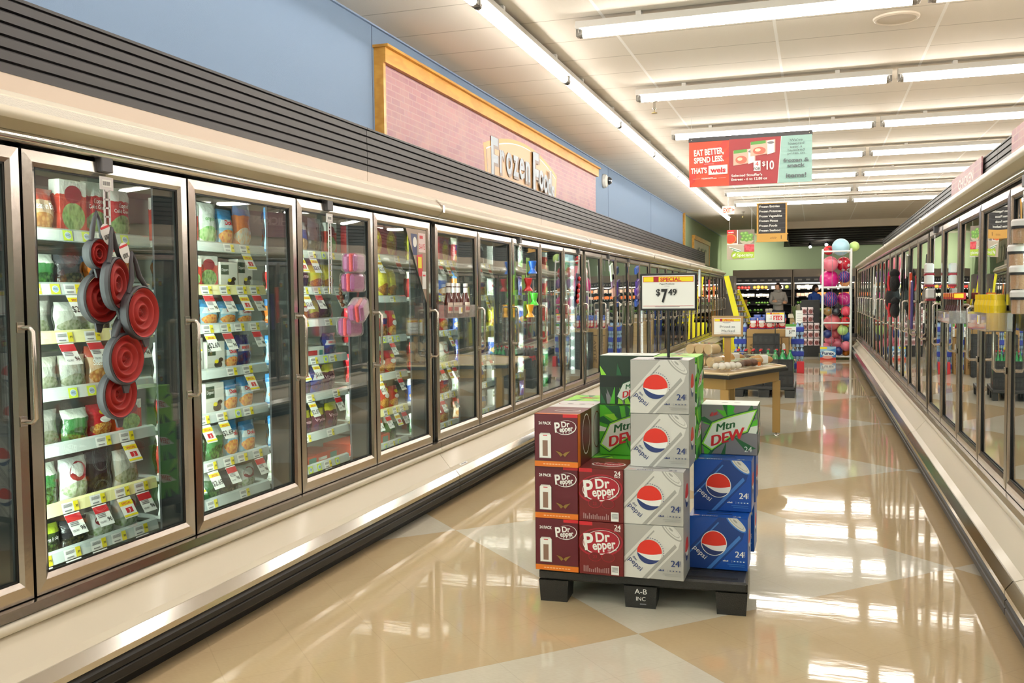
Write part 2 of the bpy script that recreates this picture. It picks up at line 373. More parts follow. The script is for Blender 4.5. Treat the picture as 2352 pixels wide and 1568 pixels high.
for (px, py, lab) in ((1903, 532, 'track spotlight hanging just behind the tan beam'), (2004, 529, 'track spotlight behind the beam, close to the freezer louvers'), (1861, 567, 'lower track spotlight near the dark ceiling edge'), (1898, 562, 'track spotlight just above the red topmost ball')):
    c = at(px, py, 'Y', 30.2 if py < 540 else 32.); r = empty('spotlight', c); b = MB()
    b.M = Matrix.Rotation(-.9, 4, 'X'); b.lathe([(.02, .2), (.05, .18), (.06, .0), (.055, .0), (.05, .02)], BLACK, 12); b.build('lamp_shade', r)
    b = MB(); b.M = Matrix.Rotation(-.9, 4, 'X'); b.lathe([(.001, .004), (.05, .004)], LAMPG, 12); b.build('lamp_lens', r)
    b = MB(); b.tube([(0, .0, .1), (0, .1, .3 if py < 540 else .5)], .012, BLACK, 6); b.build('mounting_stem', r); tag(r, lab, 'spotlight')
for (x, y, z, ty) in ((-2.3, 31.9, 2.9, 33.9), (.2, 31.6, 2.95, 33.9), (2.2, 31.6, 2.9, 33.9)):
    L = bpy.data.lights.new('wall_washer', 'SPOT'); L.energy = 260 if x < 0 else 60; L.spot_size = 2.0; L.spot_blend = 1; L.color = (1, .95, .8); L.shadow_soft_size = .1
    o = bpy.data.objects.new('wall_washer', L); COL.objects.link(o); o.location = (x, y, z); o.rotation_euler = (Vector((x, ty, 2.15)) - Vector((x, y, z))).to_track_quat('-Z', 'Y').to_euler()

def plank(name, cx, cy_, z0, z1, x0, x1, th, mt):
    b = MB(); b.box(x0, cy_ - th / 2, z0, x1, cy_ + th / 2, z1, mt); return b
# exit sign
p0 = at(1659, 474, 'Y', 20); p1 = at(1687, 492, 'Y', 20); r = empty('exit_sign', ((p0.x + p1.x) / 2, 20, p1.z)); hw = (p1.x - p0.x) / 2; hh = p0.z - p1.z
b = MB(); b.box(-hw, -.03, 0, hw, .03, hh, mat('exit_panel', '#f3e3c6', .4, emit=.2)); A = Art(b, (-hw, -.03, 0), (1, 0, 0), (0, 0, 1), 2 * hw, hh, .001)
ER = mat('exit_red', '#e23a20', .4, emit=.5); A.text('EXIT', hw * .85, hh * .22, hh * .6, ER, .02, align='c', w=hw * 1.25); A.text('>', hw * 1.8, hh * .3, hh * .45, ER, .02, align='c'); b.build('sign_face', r)
b = MB(); b.tube([(0, 0, hh), (0, 0, 3.44 - p1.z)], .012, HOUSE, 6); b.build('hanging_stem', r); tag(r, 'lit white EXIT sign with red letters hanging from ceiling', 'exit sign')
# security camera dome
c = at(1385, 416, 'X', XL); r = empty('security_camera', c); b = MB(); b.M = Matrix.Rotation(math.pi / 2, 4, 'Y'); b.lathe([(.11, 0), (.115, .02), (.10, .06), (.07, .08), (.065, .09)], mat('camera_white', '#e6e2d8', .35), 22); b.build('camera_housing', r)
b = MB(); b.M = Matrix.Rotation(math.pi / 2, 4, 'Y'); b.lathe([(.065, .085), (.062, .11), (.04, .14), (.001, .15)], mat('smoke_dome', '#6b7078', .05, metal=.9), 18); b.build('camera_dome', r)
tag(r, 'round white security camera dome on the blue wall', 'camera')

# ================================================================== FROZEN FOODS SIGN
def brick_mat():
    g = NT('brick_print'); tc = g.n('TexCoord'); mp = g.n('Mapping', i_0=tc.outputs['Object']); mp.inputs['Rotation'].default_value = (math.pi / 2, 0, math.pi / 2)
    sp = g.n('SeparateXYZ', i_0=tc.outputs['Object']); cb = g.n('CombineXYZ', i_0=sp.outputs[1], i_1=sp.outputs[2])
    br = g.n('TexBrick', i_Vector=cb.outputs[0], i_Scale=1., i_Color1=hx('#94606e'), i_Color2=hx('#a87376'), i_Mortar=hx('#ab8781'))
    br.inputs['Mortar Size'].default_value = .006; br.inputs['Brick Width'].default_value = .16; br.inputs['Row Height'].default_value = .052; br.inputs['Mortar Smooth'].default_value = .6
    n = g.n('TexNoise', i_Vector=tc.outputs['Object'], i_Scale=5., i_Detail=5.); n2 = g.n('TexNoise', i_Vector=tc.outputs['Object'], i_Scale=28., i_Detail=3.)
    c = g.mix(g.math('MULTIPLY', g.math('SUBTRACT', n.outputs[0], .42, clamp=True), 2.), br.outputs[0], hx('#ab877f'))
    c = g.mix(g.math('MULTIPLY', g.math('SUBTRACT', n2.outputs[0], .5, clamp=True), 1.6), c, hx('#8f6a80')); g.link(c, 'Base Color'); g.b.inputs['Roughness'].default_value = .5; return g.m
BRICK = brick_mat()
r = empty('frozen_foods_sign', (XL, 10.1, 2.35)); y0, y1 = -3.58, 3.64; z1 = .80
b = MB(); b.box(0, y0, 0, .06, y1, z1, BRICK)
TANP = flat('arch_tan', '#bd9262'); TANB = flat('arch_rim', '#c9923f'); LETB = flat('letter_blue', '#96a2ad'); LETS = flat('letter_shade', '#6f5c50'); BRK2 = flat('arch_shadow', '#9c7c74')
A = Art(b, (.06, y0, 0), (0, 1, 0), (0, 0, 1), y1 - y0, z1, .0015)
yc, w2 = 3.62, 1.38
def arch(bot, top, dx, sag=.20, nn=18):
    up = [(yc - dx + 2 * dx * i / nn, top - sag * (2 * i / nn - 1) ** 2) for i in range(nn + 1)]; lo = [(yc - dx * .93 + 2 * dx * .93 * i / nn, bot - sag * 1.1 * (2 * i / nn - 1) ** 2) for i in range(nn + 1)]
    return up + lo[::-1]
A.poly(arch(.20, .74, w2), TANB); A.poly(arch(.235, .70, w2 - .07), WHITE); A.poly(arch(.245, .69, w2 - .08), TANP)
for ch, cx, by, hh_ in (('F', -1.16, .16, .50), ('r', -.87, .28, .38), ('o', -.64, .30, .36), ('z', -.38, .30, .36), ('e', -.14, .30, .36), ('n', .10, .29, .36), ('F', .42, .14, .54), ('o', .68, .24, .34), ('o', .88, .21, .34), ('d', 1.07, .165, .36), ('s', 1.25, .12, .32)):
    for mt, dx, bo in ((LETS, .014, .05), (LETB, 0, .02)):
        A.text(ch, yc - 1.16 + (cx + 1.16) * .90 + dx, by + .03 + (.03 if cx > .3 else 0) - dx, hh_ * .95, mt, bo, sx=.8)
b.build('sign_panel', r)
b = MB(); b.box(0, y0 - .04, z1, .10, y1 + .04, z1 + .115, WOOD); b.box(0, y0 - .06, z1 + .115, .13, y1 + .06, z1 + .135, WOOD); b.build('top_moulding', r)
b = MB(); b.box(0, y0 - .04, 0, .08, y0, z1, WOOD); b.build('side_moulding', r)
tag(r, 'long brick-print Frozen Foods sign with golden wood moulding on blue wall', 'sign')
# framed picture on the green wall
a0 = at(1597, 535, 'X', XL); a1 = at(1638, 580, 'X', XL); r = empty('framed_picture', (XL, 27.3, 2.25)); b = MB(); b.box(0, -1.6, 0, .04, 2.2, .62, flat('canvas_cream', '#cfc4a8'))
A = Art(b, (.04, -1.6, 0), (0, 1, 0), (0, 0, 1), 3.8, .62, .002)
for k in range(14): A.rect(.1 + k * .27, 0, .12 + k * .27, .62, flat('canvas_line', '#a99f88'))
for cx in (1.1, 1.9, 2.6): A.ell(cx, .2, .3, .26, flat('canvas_olive', '#7d7d5a')); A.ell(cx, .2, .24, .2, flat('canvas_cream', '#cfc4a8'))
b.build('picture_canvas', r)
b = MB(); b.box(0, -1.68, .62, .08, 2.28, .74, WOOD); b.box(0, -1.68, 0, .06, -1.6, .62, WOOD); b.box(0, 2.2, 0, .06, 2.28, .62, WOOD); b.build('picture_frame', r)
tag(r, 'oak framed pale picture high on the green side wall', 'picture')
# ================================================================== FREEZER CASES
DP_, ML = .80, 4.0728
Z_DB, Z_DT = .385, 1.812
SHADETAN = mat('shaded_tan', '#c6b798', .42); LOUV = mat('charcoal_louver', '#272425', .5); LOUVG = mat('louver_gap', '#1d1b1c', .6)
INNER = mat('case_liner', '#b9b9ae', .5); MULL = mat('mullion_black', '#17181a', .28); GASK = DARKG
PINKC = mat('cream_panel', '#c9b8a8', .4, spec=.3)
ORANGEPEEL = mat('cream_gloss', '#e2d9c9', .16, coat=.8, bump=.35, bscale=120)
SHELFM = mat('shelf_white', '#dfe3dc', .35); RAILM = mat('price_rail_plastic', '#cdd5d1', .15, coat=.6)
RAILY = mat('price_rail_yellow', '#efe6a8', .25)
def wall_parts(root, L, doors, seed, louver=True):
    e = .003
    b = MB(); b.prism([(0, .385), (.02, .383), (.024, .353), (.0, .35), (-.05, .35), (-.05, .385)], e, L - e, STEEL); b.build('sill_trim', root)
    b = MB(); b.prism([(.0, .35)] + [(.008 + .02 * math.cos(a), .33 + .02 * math.sin(a)) for a in [math.radians(q) for q in range(80, -81, -20)]] + [(0, .31), (-.03, .31), (-.03, .35)], e, L - e, CREAMROLL, True); b.build('cream_roll', root)
    b = MB(); b.prism([(0, .31), (.012, .30), (.082, .215), (.118, .202), (.118, .18), (-.03, .18), (-.03, .31)], e, L - e, CREAM); b.build('base_panel', root)
    b = MB(); b.prism([(.116, .204), (.122, .204), (.150, .168), (.150, .146), (.125, .140), (.11, .15)], e, L - e, CHROME); b.build('chrome_bumper', root)
    b = MB(); b.prism([(.11, .14), (.135, .139), (.15, .125), (.15, .105), (.142, .10), (.15, .094), (.15, .068), (.135, .055), (.08, .05), (.08, 0), (0, 0), (0, .14)], e, L - e, DARK); b.build('kick_plate', root)
    b = MB(); b.prism([(.004, 1.822), (.014, 1.824), (.021, 1.829), (.025, 1.836), (.026, 1.843), (.024, 1.850), (.019, 1.857), (-.03, 1.857), (-.03, 1.822)], e, L - e, CHROME, True); b.build('header_trim', root)
    b = MB(); b.strip([(.018, 1.857), (.058, 1.884)], e, L - e, SHADETAN)  # down-facing underside of the canopy, its shade painted in as a darker tan
    b.strip([(.058, 1.884), (.066, 1.892), (.067, 1.905), (.060, 1.918)], e, L - e, CREAM, True)
    b.strip([(.060, 1.918), (.012, 1.958)], e, L - e, ORANGEPEEL); b.strip([(.012, 1.958), (.010, 1.962), (-.03, 1.985), (-.06, 1.995)], e, L - e, CREAM); b.strip([(-.06, 1.995), (-.48, 2.03)], e, L - e, CREAM)
    pr = [(.018, 1.857), (.058, 1.884), (.066, 1.892), (.067, 1.905), (.060, 1.918), (.012, 1.958), (-.03, 1.985), (-.06, 1.995), (-.48, 2.03), (-.48, 1.857)]
    for yy in (e, L - e): b.add([(x, yy, z) for x, z in pr], [tuple(range(len(pr)))], CREAM)
    b.build('header_canopy', root)
    b = MB(); b.box(.062, L - .034, 1.88, .072, L - .002, 1.925, STEEL); b.add([(.07, L - .03, 1.915), (.015, L - .03, 1.966), (.015, L - .002, 1.966), (.07, L - .002, 1.915)], [(0, 1, 2, 3)], STEEL); b.build('joint_clip', root)
    b = MB(); b.box(-.86, e, 0, -.845, L - e, 1.86, INNER); b.box(-.845, e, .0, -.03, L - e, .33, INNER); b.box(-.845, e, 1.835, -.03, L - e, 1.856, INNER)
    b.build('cabinet_liner', root)
    b = MB(); b.box(-.50, e, 2.03, -.484, L - e, 2.175, PINKC); b.build('upper_panel', root)
    if louver:
        b = MB(); b.box(-.52, e, 2.17, -.50, L - e, 2.455, LOUVG)
        for k in range(6):
            z = 2.172 + k * .047; b.prism([(-.50, z), (-.482, z + .003), (-.482, z + .036), (-.486, z + .041), (-.50, z + .042)], e, L - e, LOUV)
        b.box(-.52, e, 2.452, -.478, L - e, 2.464, LOUV); b.build('vent_grille', root)
    xs = [i * DP_ for i in range(doors + 1)]; xs[-1] = L
    for i, y in enumerate(xs):
        b = MB(); a, c_ = (max(y - .028, 0), y + .028) if i == 0 else ((y - .028, y + .028) if i < doors else (L - .07, L - .004))
        b.box(-.15, a, .36, -.034, c_, 1.83, MULL, .004); b.box(-.165, a + .012, .36, -.15, c_ - .012, 1.83, GREYM); b.build('mullion', root)
    b = MB(); b.box(-.05, e, 1.80, -.034, L - e, 1.84, MULL); b.box(-.05, e, .36, -.034, L - e, .40, MULL); b.build('door_frame', root)
def make_door(hinge_gap=.006):
    r = empty('door_unit'); w0, w1 = hinge_gap, DP_ - hinge_gap; z0, z1 = Z_DB + .004, Z_DT - .002; fw = .05; bw = .062
    b = MB()
    def rail(o0, o1, i1, i0):  # outer edge pts, inner edge pts -> bevelled metal moulding
        (a, c_) = o0; (d, f) = o1; (g_, h_) = i1; (m_, n_) = i0
        mid0 = (a + (m_ - a) * .72, c_ + (n_ - c_) * .72); mid1 = (d + (g_ - d) * .72, f + (h_ - f) * .72)
        b.add([(-.004, a, c_), (-.004, d, f), (0, mid1[0], mid1[1]), (0, mid0[0], mid0[1])], [(0, 1, 2, 3)], STEEL)
        b.add([(0, mid0[0], mid0[1]), (0, mid1[0], mid1[1]), (-.008, g_, h_), (-.008, m_, n_)], [(0, 1, 2, 3)], STEEL)
        b.add([(-.004, a, c_), (-.004, d, f), (-.032, d, f), (-.032, a, c_)], [(0, 1, 2, 3)], STEEL)
        b.add([(-.008, m_, n_), (-.008, g_, h_), (-.032, g_, h_), (-.032, m_, n_)], [(0, 1, 2, 3)], GASK)
        b.add([(-.032, a, c_), (-.032, d, f), (-.032, g_, h_), (-.032, m_, n_)], [(0, 1, 2, 3)], GASK)
    O = [(w0, z0), (w1, z0), (w1, z1), (w0, z1)]; I = [(w0 + fw, z0 + bw), (w1 - fw, z0 + bw), (w1 - fw, z1 - fw), (w0 + fw, z1 - fw)]
    for k in range(4): rail(O[k], O[(k + 1) % 4], I[(k + 1) % 4], I[k])
    me = b.build('door')
    g = MB(); ny, nz = 8, 14; ya, yb_, za, zb_ = w0 + fw - .002, w1 - fw + .002, z0 + bw - .002, z1 - fw + .002
    for off in (0, -.006):   # the sealed unit bows out slightly
        vs = [(-.018 + off + .0065 * (1 - (2 * j / nz - 1) ** 2) * (1 - .35 * (2 * i / ny - 1) ** 2), ya + (yb_ - ya) * i / ny, za + (zb_ - za) * j / nz) for j in range(nz + 1) for i in range(ny + 1)]
        fs = [(j * (ny + 1) + i, j * (ny + 1) + i + 1, (j + 1) * (ny + 1) + i + 1, (j + 1) * (ny + 1) + i) for j in range(nz) for i in range(ny)]
        g.add(vs, fs if off == 0 else [f[::-1] for f in fs], GLASS, True)
    g.build('glass_pane', me)
    g = MB()
    for (ya, yb_, za, zb_) in ((w0 + fw, w1 - fw, z1 - fw - .006, z1 - fw), (w0 + fw, w1 - fw, z0 + bw, z0 + bw + .006), (w0 + fw, w0 + fw + .006, z0 + bw, z1 - fw), (w1 - fw - .006, w1 - fw, z0 + bw, z1 - fw)): g.box(-.015, ya, za, -.0095, yb_, zb_, GASK)
    g.build('gasket', me)
    h = MB(); yh = w1 - .022
    h.tube([(.001, yh, .955), (.04, yh, .955), (.052, yh, .967), (.052, yh, 1.238), (.04, yh, 1.25), (.001, yh, 1.25)], .008, STEEL, 8)
    h.box(0, yh - .014, .94, .006, yh + .014, .972, STEEL, .001); h.box(0, yh - .014, 1.235, .006, yh + .014, 1.267, STEEL, .001); h.build('handle', me)
    bpy.data.objects.remove(r); return me
DOOR = make_door()
def make_shelf(seed, near, yellow=False):
    q = random.Random(seed); W = DP_ - .06
    b = MB(); b.box(-.66, .03, -.012, -.03, .03 + W, 0, SHELFM)
    sh = b.build('shelf')
    rl = RAILY if yellow else RAILM
    b = MB(); b.prism([(0, -.022), (.012, -.02), (.004, .018), (-.008, .024), (-.02, .0), (-.03, -.012)], .03, .03 + W, rl)
    A = Art(b, (.0125, .03, -.019), (0, 1, 0), Vector((-.008, 0, .038)).normalized(), W, .038, .0006)
    tags = []; y = q.uniform(.02, .06)
    while y < W - .12:
        t = q.choice(('p', 's', 'w', 's', 'n')); tags.append((t, y)); y += {'p': .085, 'w': .05, 's': .1, 'n': .12}[t] + q.uniform(.0, .04)
    price = mat('tag_yellow', '#ecd824', .5)
    def ptag(A_, y, small=False):
        A_.rect(y, .001, y + .075, .036, WHITE); A_.rect(y + .052, .001, y + .075, .036, price)
        for k in range(4): A_.rect(y + .006, .02 + k * .003, y + .046, .0215 + k * .003, GREY)
        A_.rect(y + .008, .006, y + .04, .010, GREY)
        if not small: A_.text('.99', y + .0635, .014, .009, BLACK, .02, align='c')
    def wic(A_, y, small=False):
        A_.rect(y, .001, y + .042, .036, LIME); A_.ell(y + .021, .0185, .015, .013, WHITE, n=14); A_.ell(y + .021, .0185, .013, .011, LBLUE, n=14)
        if not small: A_.text('WIC', y + .021, .015, .008, BLACK, .0, align='c')
    if not near:
        for t, y in tags:
            if t in 'ps': ptag(A, y, True)
            elif t == 'w': wic(A, y, True)
            if t == 's': A.poly([(y, -.045), (y + .05, -.05), (y + .05, 0), (y, 0)], RED, clip=False); A.poly([(y + .01, -.04), (y + .04, -.042), (y + .04, -.012), (y + .01, -.01)], YEL, clip=False)
    b.build('price_rail', sh)
    if near:
        for t, y in tags:
            if t == 'n': continue
            b = MB(); b.M = Matrix.Translation((.0135, .03, -.019)); V = Vector((-.008, 0, .038)).normalized()
            w_ = .042 if t == 'w' else .075
            if t == 'w':
                A = Art(b, (.0006, 0, 0), (0, 1, 0), V, 9, .04, .0004); A.rect(y, 0, y + w_, .037, LIME); wic(A, y)
            else:
                A = Art(b, (.0006, 0, 0), (0, 1, 0), V, 9, .04, .0004); A.rect(y, 0, y + w_, .037, WHITE); ptag(A, y)
            b.build('price_tag', sh)
            if t == 's':
                k = q.choice('aabbbc'); b = MB(); d = Vector((.030, .012, -.075)); L_ = d.length; Vv = -d.normalized()
                O = Vector((.017, .03 + y, -.022)) + d
                b.add([O, O + Vector((0, .07, 0)), O + Vector((0, .07, 0)) - d, O - d], [(0, 1, 2, 3)], WHITE); b.add([p - Vector((.0006, 0, 0)) for p in (O, O + Vector((0, .07, 0)), O + Vector((0, .07, 0)) - d, O - d)], [(3, 2, 1, 0)], WHITE)
                A = Art(b, O, (0, 1, 0), Vv, .07, L_, .0003)
                if k == 'a':
                    A.rect(0, L_ * .62, .07, L_ * .85, YEL); A.text('SPECIAL', .037, L_ * .67, .010, RED, .02, align='c'); A.rect(.02, L_ * .25, .055, L_ * .5, RED); A.text('3', .038, L_ * .28, .014, WHITE, .02, align='c'); A.rect(0, .006, .07, .014, YEL)
                elif k == 'b':
                    A.rect(0, L_ * .62, .07, L_ * .95, RED); A.text('YOU PAY', .02, .012, .008, BLACK, .01, align='c', w=.03); A.text('96', .055, .014, .016, BLACK, .02, align='c')
                    for j in range(3): A.rect(.006, .034 + j * .006, .045, .037 + j * .006, GREY)
                else:
                    A.rect(0, L_ * .68, .07, L_ * .88, YEL); A.text('SPECIAL', .037, L_ * .71, .009, RED, .02, align='c'); A.text('$2.69', .035, .016, .024, BLACK, .01, align='c')
                b.build('sale_tag', sh)
    return sh
NEAR_SH = [make_shelf(k, True, k == 5) for k in range(7)]; FAR_SH = [make_shelf(20 + k, False) for k in range(4)]
ZA = [1.565, 1.375, 1.205, 1.005, .81, .60, .432]; ZB_ = [1.58, 1.325, 1.075, .845, .625, .415]
used = set()
def use(p, parent, loc):
    o = p if p.name not in used else copy_tree(p)
    used.add(p.name); o.parent = parent; o.location = loc; return o
CASES = []
def case_lamp(root, y, sg=1):
    L = bpy.data.lights.new('case_lamp', 'AREA'); L.shape = 'RECTANGLE'; L.size = 1.36; L.size_y = .03; L.energy = CASE_W if sg > 0 else CASE_W * .5; L.color = COLD
    o = bpy.data.objects.new('case_lamp', L); COL.objects.link(o); o.parent = root; o.location = (-.075, y + sg * .036, 1.09)
    d = Vector((-.22, .97 * sg, 0)); z = -d.normalized(); x = Vector((0, 0, 1)); yv = z.cross(x); o.rotation_euler = Matrix((x, yv, z)).transposed().to_euler()
def case_module(y0, side, doors, label, idx0, near_to):
    """side 'L': faces +x; 'R': faces -x (turned half round, so local y runs back towards the camera)"""
    L = doors * DP_ + .073
    if side == 'L': r = empty('freezer_case', (-2.357, y0, 0))
    else: r = empty('freezer_case', (.856, y0 + L, 0), math.pi)
    wall_parts(r, L, doors, 1)
    for i in range(doors):
        use(DOOR, r, (0, i * DP_, 0)); case_lamp(r, i * DP_) if side == 'L' else case_lamp(r, (i + 1) * DP_, -1)
        gi = idx0 + i if side == 'L' else 99
        zs = ZA if (side == 'L' and gi < 3) else ZB_
        pool = NEAR_SH if (side == 'L' and gi <= near_to) else FAR_SH
        for k, z in enumerate(zs):
            sh = pool[(gi * 3 + k * 2 + k // 2) % len(pool)] if gi != 99 else pool[(i + k) % len(pool)]
            use(sh, r, (-.173, i * DP_, z))
    tag(r, label, 'freezer', 'glass door freezer cases on the %s' % ('blue wall side' if side == 'L' else 'facing aisle side')); CASES.append(r); return r
ljoin = [1.449 - ML, 1.449, 5.522, 9.595, 13.668, 17.741, 21.814]
llab = ['glass door freezer case on the blue wall side behind the photographer', 'glass door freezer case with the red colander and pink lunch box strips', 'glass door freezer case with the ketchup tray and toy watering strip', 'glass door freezer case with the blue brush strip, past the bright lamp dots', 'glass door freezer case hidden partly behind the $7.49 sign', 'glass door freezer case behind the $7.49 sign pole, second from far end', 'last glass door freezer case of the blue wall row, by the yellow display']
for k, y in enumerate(ljoin): case_module(y, 'L', 5 if k < 6 else 4, llab[k], (k - 1) * 5 - 1, 5)
rjoin = [-.13, 3.945, 8.02, 12.095, 16.17]
rlab = ['facing glass door freezer case beside the photographer', 'facing glass door freezer case with the mustard and syrup trays', 'facing glass door freezer case with hanging cups and stuffed toy strips', 'facing glass door freezer case reflecting the pink balls', 'last facing glass door freezer case beside the white ball rack']
for k, y in enumerate(rjoin): case_module(y, 'R', 5 if k < 4 else 6, rlab[k], 99, 0)
b = MB(); b.box(-.86, -.02, 0, .0, 0, 1.86, CREAM); b.box(-.02, -.021, .38, .004, .001, 1.83, STEEL); o = b.build('end_panel', CASES[6]); o.location = (0, 4 * DP_ + .095, 0)
b = MB(); b.box(-.86, -.02, 0, .0, 0, 1.86, CREAM); b.box(-.02, -.021, .38, .004, .001, 1.83, STEEL); o = b.build('end_panel', CASES[-1]); o.location = (0, -.004, 0)
# lamps that show from the aisle inside two mullions
DOT = mat('led_glow', (.93, 1, .96), .5, emit=26.)
b = MB(); b.box(-.145, -.032, .5, -.10, -.029, 1.72, mat('led_board', '#c9d6d2', .4, emit=.6))
for k in range(11): b.sphere((-.125, -.034, .56 + k * .108), .013, DOT, 10, 6)
o = b.build('led_strip', None); o.parent = CASES[2]; o.location = (0, 5 * DP_ + .032, 0)
b = MB(); b.tube([(-.10, -.045, .40), (-.10, -.045, 1.60)], .012, mat('case_tube_glow', (.85, .93, 1), .5, emit=6.), 8); o = b.build('lamp_tube', None); o.parent = CASES[3]; o.location = (0, 5 * DP_ + .0, 0)
# corner sticker set on the fourth door
r = CASES[1]; b = MB(); A = Art(b, (.0, 0, 0), (0, 1, 0), (0, 0, 1), 9, 9, .0004)
yR, zT = 5.522 - 1.449 - .073 - .062, Z_DT - .055
A.poly([(yR - .30, zT), (yR, zT), (yR, zT - .46)], flat('sticker_tan', '#a58e7c'), clip=False)
A.poly([(yR - .23, zT - .03), (yR - .135, zT - .03), (yR - .135, zT - .16), (yR - .20, zT - .16)], NAVY, clip=False); A.ell(yR - .17, zT - .08, .028, .032, WHITE)
A.rect(yR - .12, zT - .14, yR - .01, zT - .02, flat('sticker_pink', '#ecd3cf')); A.text('SAVE', yR - .065, zT - .12, .035, RED, .01, align='c', w=.09); A.rect(yR - .10, zT - .055, yR - .05, zT - .035, RED)
A.poly([(yR - .15, zT - .16), (yR - .06, zT - .15), (yR - .06, zT - .29), (yR - .12, zT - .29)], RED, clip=False); A.rect(yR - .13, zT - .24, yR - .075, zT - .17, YEL)
A.rect(yR - .07, zT - .37, yR - .01, zT - .26, WHITE); A.rect(yR - .06, zT - .29, yR - .02, zT - .28, RED)
o = b.build('door_sticker', r); o.location = (-.0085, 0, 0)
# small label plate on the base, past the first joint
b = MB(); b.box(0, 0, 0, .002, .13, .018, WHITE); A = Art(b, (.002, 0, 0), (0, 1, 0), (0, 0, 1), .13, .018); A.text('TYLER', .065, .005, .009, BLACK, .01, align='c', w=.06) if 0 else A.rect(.02, .006, .11, .012, GREY)
o = b.build('rating_plate', CASES[2]); o.location = (.108, .13, .206); o.rotation_euler = (0, -1.05, 0)

# ================================================================== FROZEN GOODS
def prod_mat(key, base, band, fa, fb, lab=None, pic=(.5, .28, .40, .20), fs=9.):
    if key in MATS: return MATS[key]
    g = NT(key); tc = g.n('TexCoord'); sp = g.n('SeparateXYZ', i_0=tc.outputs['Generated']); u, v = sp.outputs[0], sp.outputs[2]
    no = g.n('TexNoise', i_Vector=tc.outputs['Generated'], i_Scale=4., i_Detail=2.)
    vv = g.math('ADD', v, g.math('MULTIPLY', g.math('SUBTRACT', no.outputs[0], .5), .10))
    vo = g.n('TexVoronoi', i_Vector=tc.outputs['Generated'], i_Scale=fs)
    food = g.mix(g.math('MULTIPLY', vo.outputs[0], 1.6, clamp=True), hx(fa), hx(fb))
    c = hx(base); c = g.mix(g.math('GREATER_THAN', vv, .74), c, hx(band)); c = g.mix(g.math('LESS_THAN', v, .06), c, hx(band))
    du = g.math('DIVIDE', g.math('SUBTRACT', u, pic[0]), pic[2]); dv = g.math('DIVIDE', g.math('SUBTRACT', v, pic[1]), pic[3])
    c = g.mix(g.math('LESS_THAN', g.math('ADD', g.math('MULTIPLY', du, du), g.math('MULTIPLY', dv, dv)), 1.), c, food)
    if lab:
        inn = g.math('MULTIPLY', g.math('LESS_THAN', g.math('ABSOLUTE', g.math('SUBTRACT', u, .5)), .36), g.math('LESS_THAN', g.math('ABSOLUTE', g.math('SUBTRACT', v, .62)), .10)); c = g.mix(inn, c, hx(lab))
    g.link(c, 'Base Color'); g.b.inputs['Roughness'].default_value = .25; g.b.inputs['Coat Weight'].default_value = .4; g.b.inputs['Coat Roughness'].default_value = .1
    n2 = g.n('TexNoise', i_Vector=tc.outputs['Object'], i_Scale=28., i_Detail=3.); bp = g.n('Bump', i_Strength=.7, i_Distance=.012, i_Height=n2.outputs[0]); g.link(bp.outputs[0], 'Normal'); return g.m
def bag(w, h, d, mt, seed, texts=(), name='frozen_food_bag'):
    q = random.Random(seed); nx, nz = 9, 12; b = MB()
    o1, o2 = q.uniform(0, 50), q.uniform(0, 50)
    def prof(u, v): return d / 2 * max(0., (1 - abs(2 * u - 1) ** 2.6)) ** .5 * max(0., 1 - abs(2 * v - .92) ** 4) ** .6
    def wr(u, v, s): return .006 * noise.noise(Vector((u * 5 + o1, v * 6 + o2, s))) * min(1, 6 * min(u, 1 - u) + .2)
    def pt(u, v, s):
        t = prof(u, v); wob = .006 * math.sin(v * 9 + o1); xw = w * (1 - .10 * (t / (d / 2) if d else 0))
        return ((u - .5) * w * (1 - .07 * math.sin(math.pi * v)) + (wob if abs(s) else 0), -s * (t + .0015) - wr(u, v, s), v * h)
    for s in (1, -1):
        vs = [pt(i / nx, j / nz, s) for j in range(nz + 1) for i in range(nx + 1)]
        fs = [(j * (nx + 1) + i, j * (nx + 1) + i + 1, (j + 1) * (nx + 1) + i + 1, (j + 1) * (nx + 1) + i) for j in range(nz) for i in range(nx)]
        if s < 0: fs = [f[::-1] for f in fs]
        b.add(vs, fs, mt, True)
    for (t, cx, cz, hh, m_, bold) in texts:
        def fn(x, y, l): p = pt(min(.99, max(.01, x / w)), min(.99, max(.01, y / h)), 1); return Vector((p[0], p[1] - .0025 - l, p[2]))
        A = Art(b, (0, 0, 0), (1, 0, 0), (0, 0, 1), w, h, .0004, fn)
        if t == '#': A.ell(cx * w, cz * h, hh * w * 1.6, hh * w * .8, m_, n=16)
        else: A.text(t, cx * w, cz * h, hh * w, m_, bold, align='c')
    return b.build(name)
def carton(w, h, d, mt, texts=(), name='frozen_food_box', bare=False):
    b = MB(); b.box(-w / 2, -d / 2, 0, w / 2, d / 2, h, mt, .0015)
    A = Art(b, (-w / 2, -d / 2, 0), (1, 0, 0), (0, 0, 1), w, h, .0005)
    for (t, cx, cz, hh, m_, bold) in texts:
        if t == '#': A.ell(cx * w, cz * h, hh * w * 1.6, hh * w * .8, m_, n=16)
        elif t == '-': A.rect(w * cx, h * cz, w * (cx + hh), h * (cz + bold), m_)
        else: A.text(t, cx * w, cz * h, hh * w, m_, bold, align='c')
    return b.build(name)
W_, R2 = WHITE, RED
PR = {}
def reg(k, o, w, d, desc): PR[k] = (o, w, d, desc)
reg('steam', bag(.15, .13, .07, prod_mat('p_steam', '#3c4a2b', '#b9cc3a', '#5d7a34', '#23301a', pic=(.5, .25, .45, .2)), 1, [('Steam in Bag', .5, .5, .12, W_, .01)]), .15, .07, 'green and lime steam bag')
reg('steamr', bag(.16, .12, .07, prod_mat('p_steamr', '#c9a98b', '#b24a3a', '#d2a763', '#a86d3c'), 2, [('Steam in Bag', .5, .55, .11, W_, .01)]), .16, .07, 'brown and red steam bag')
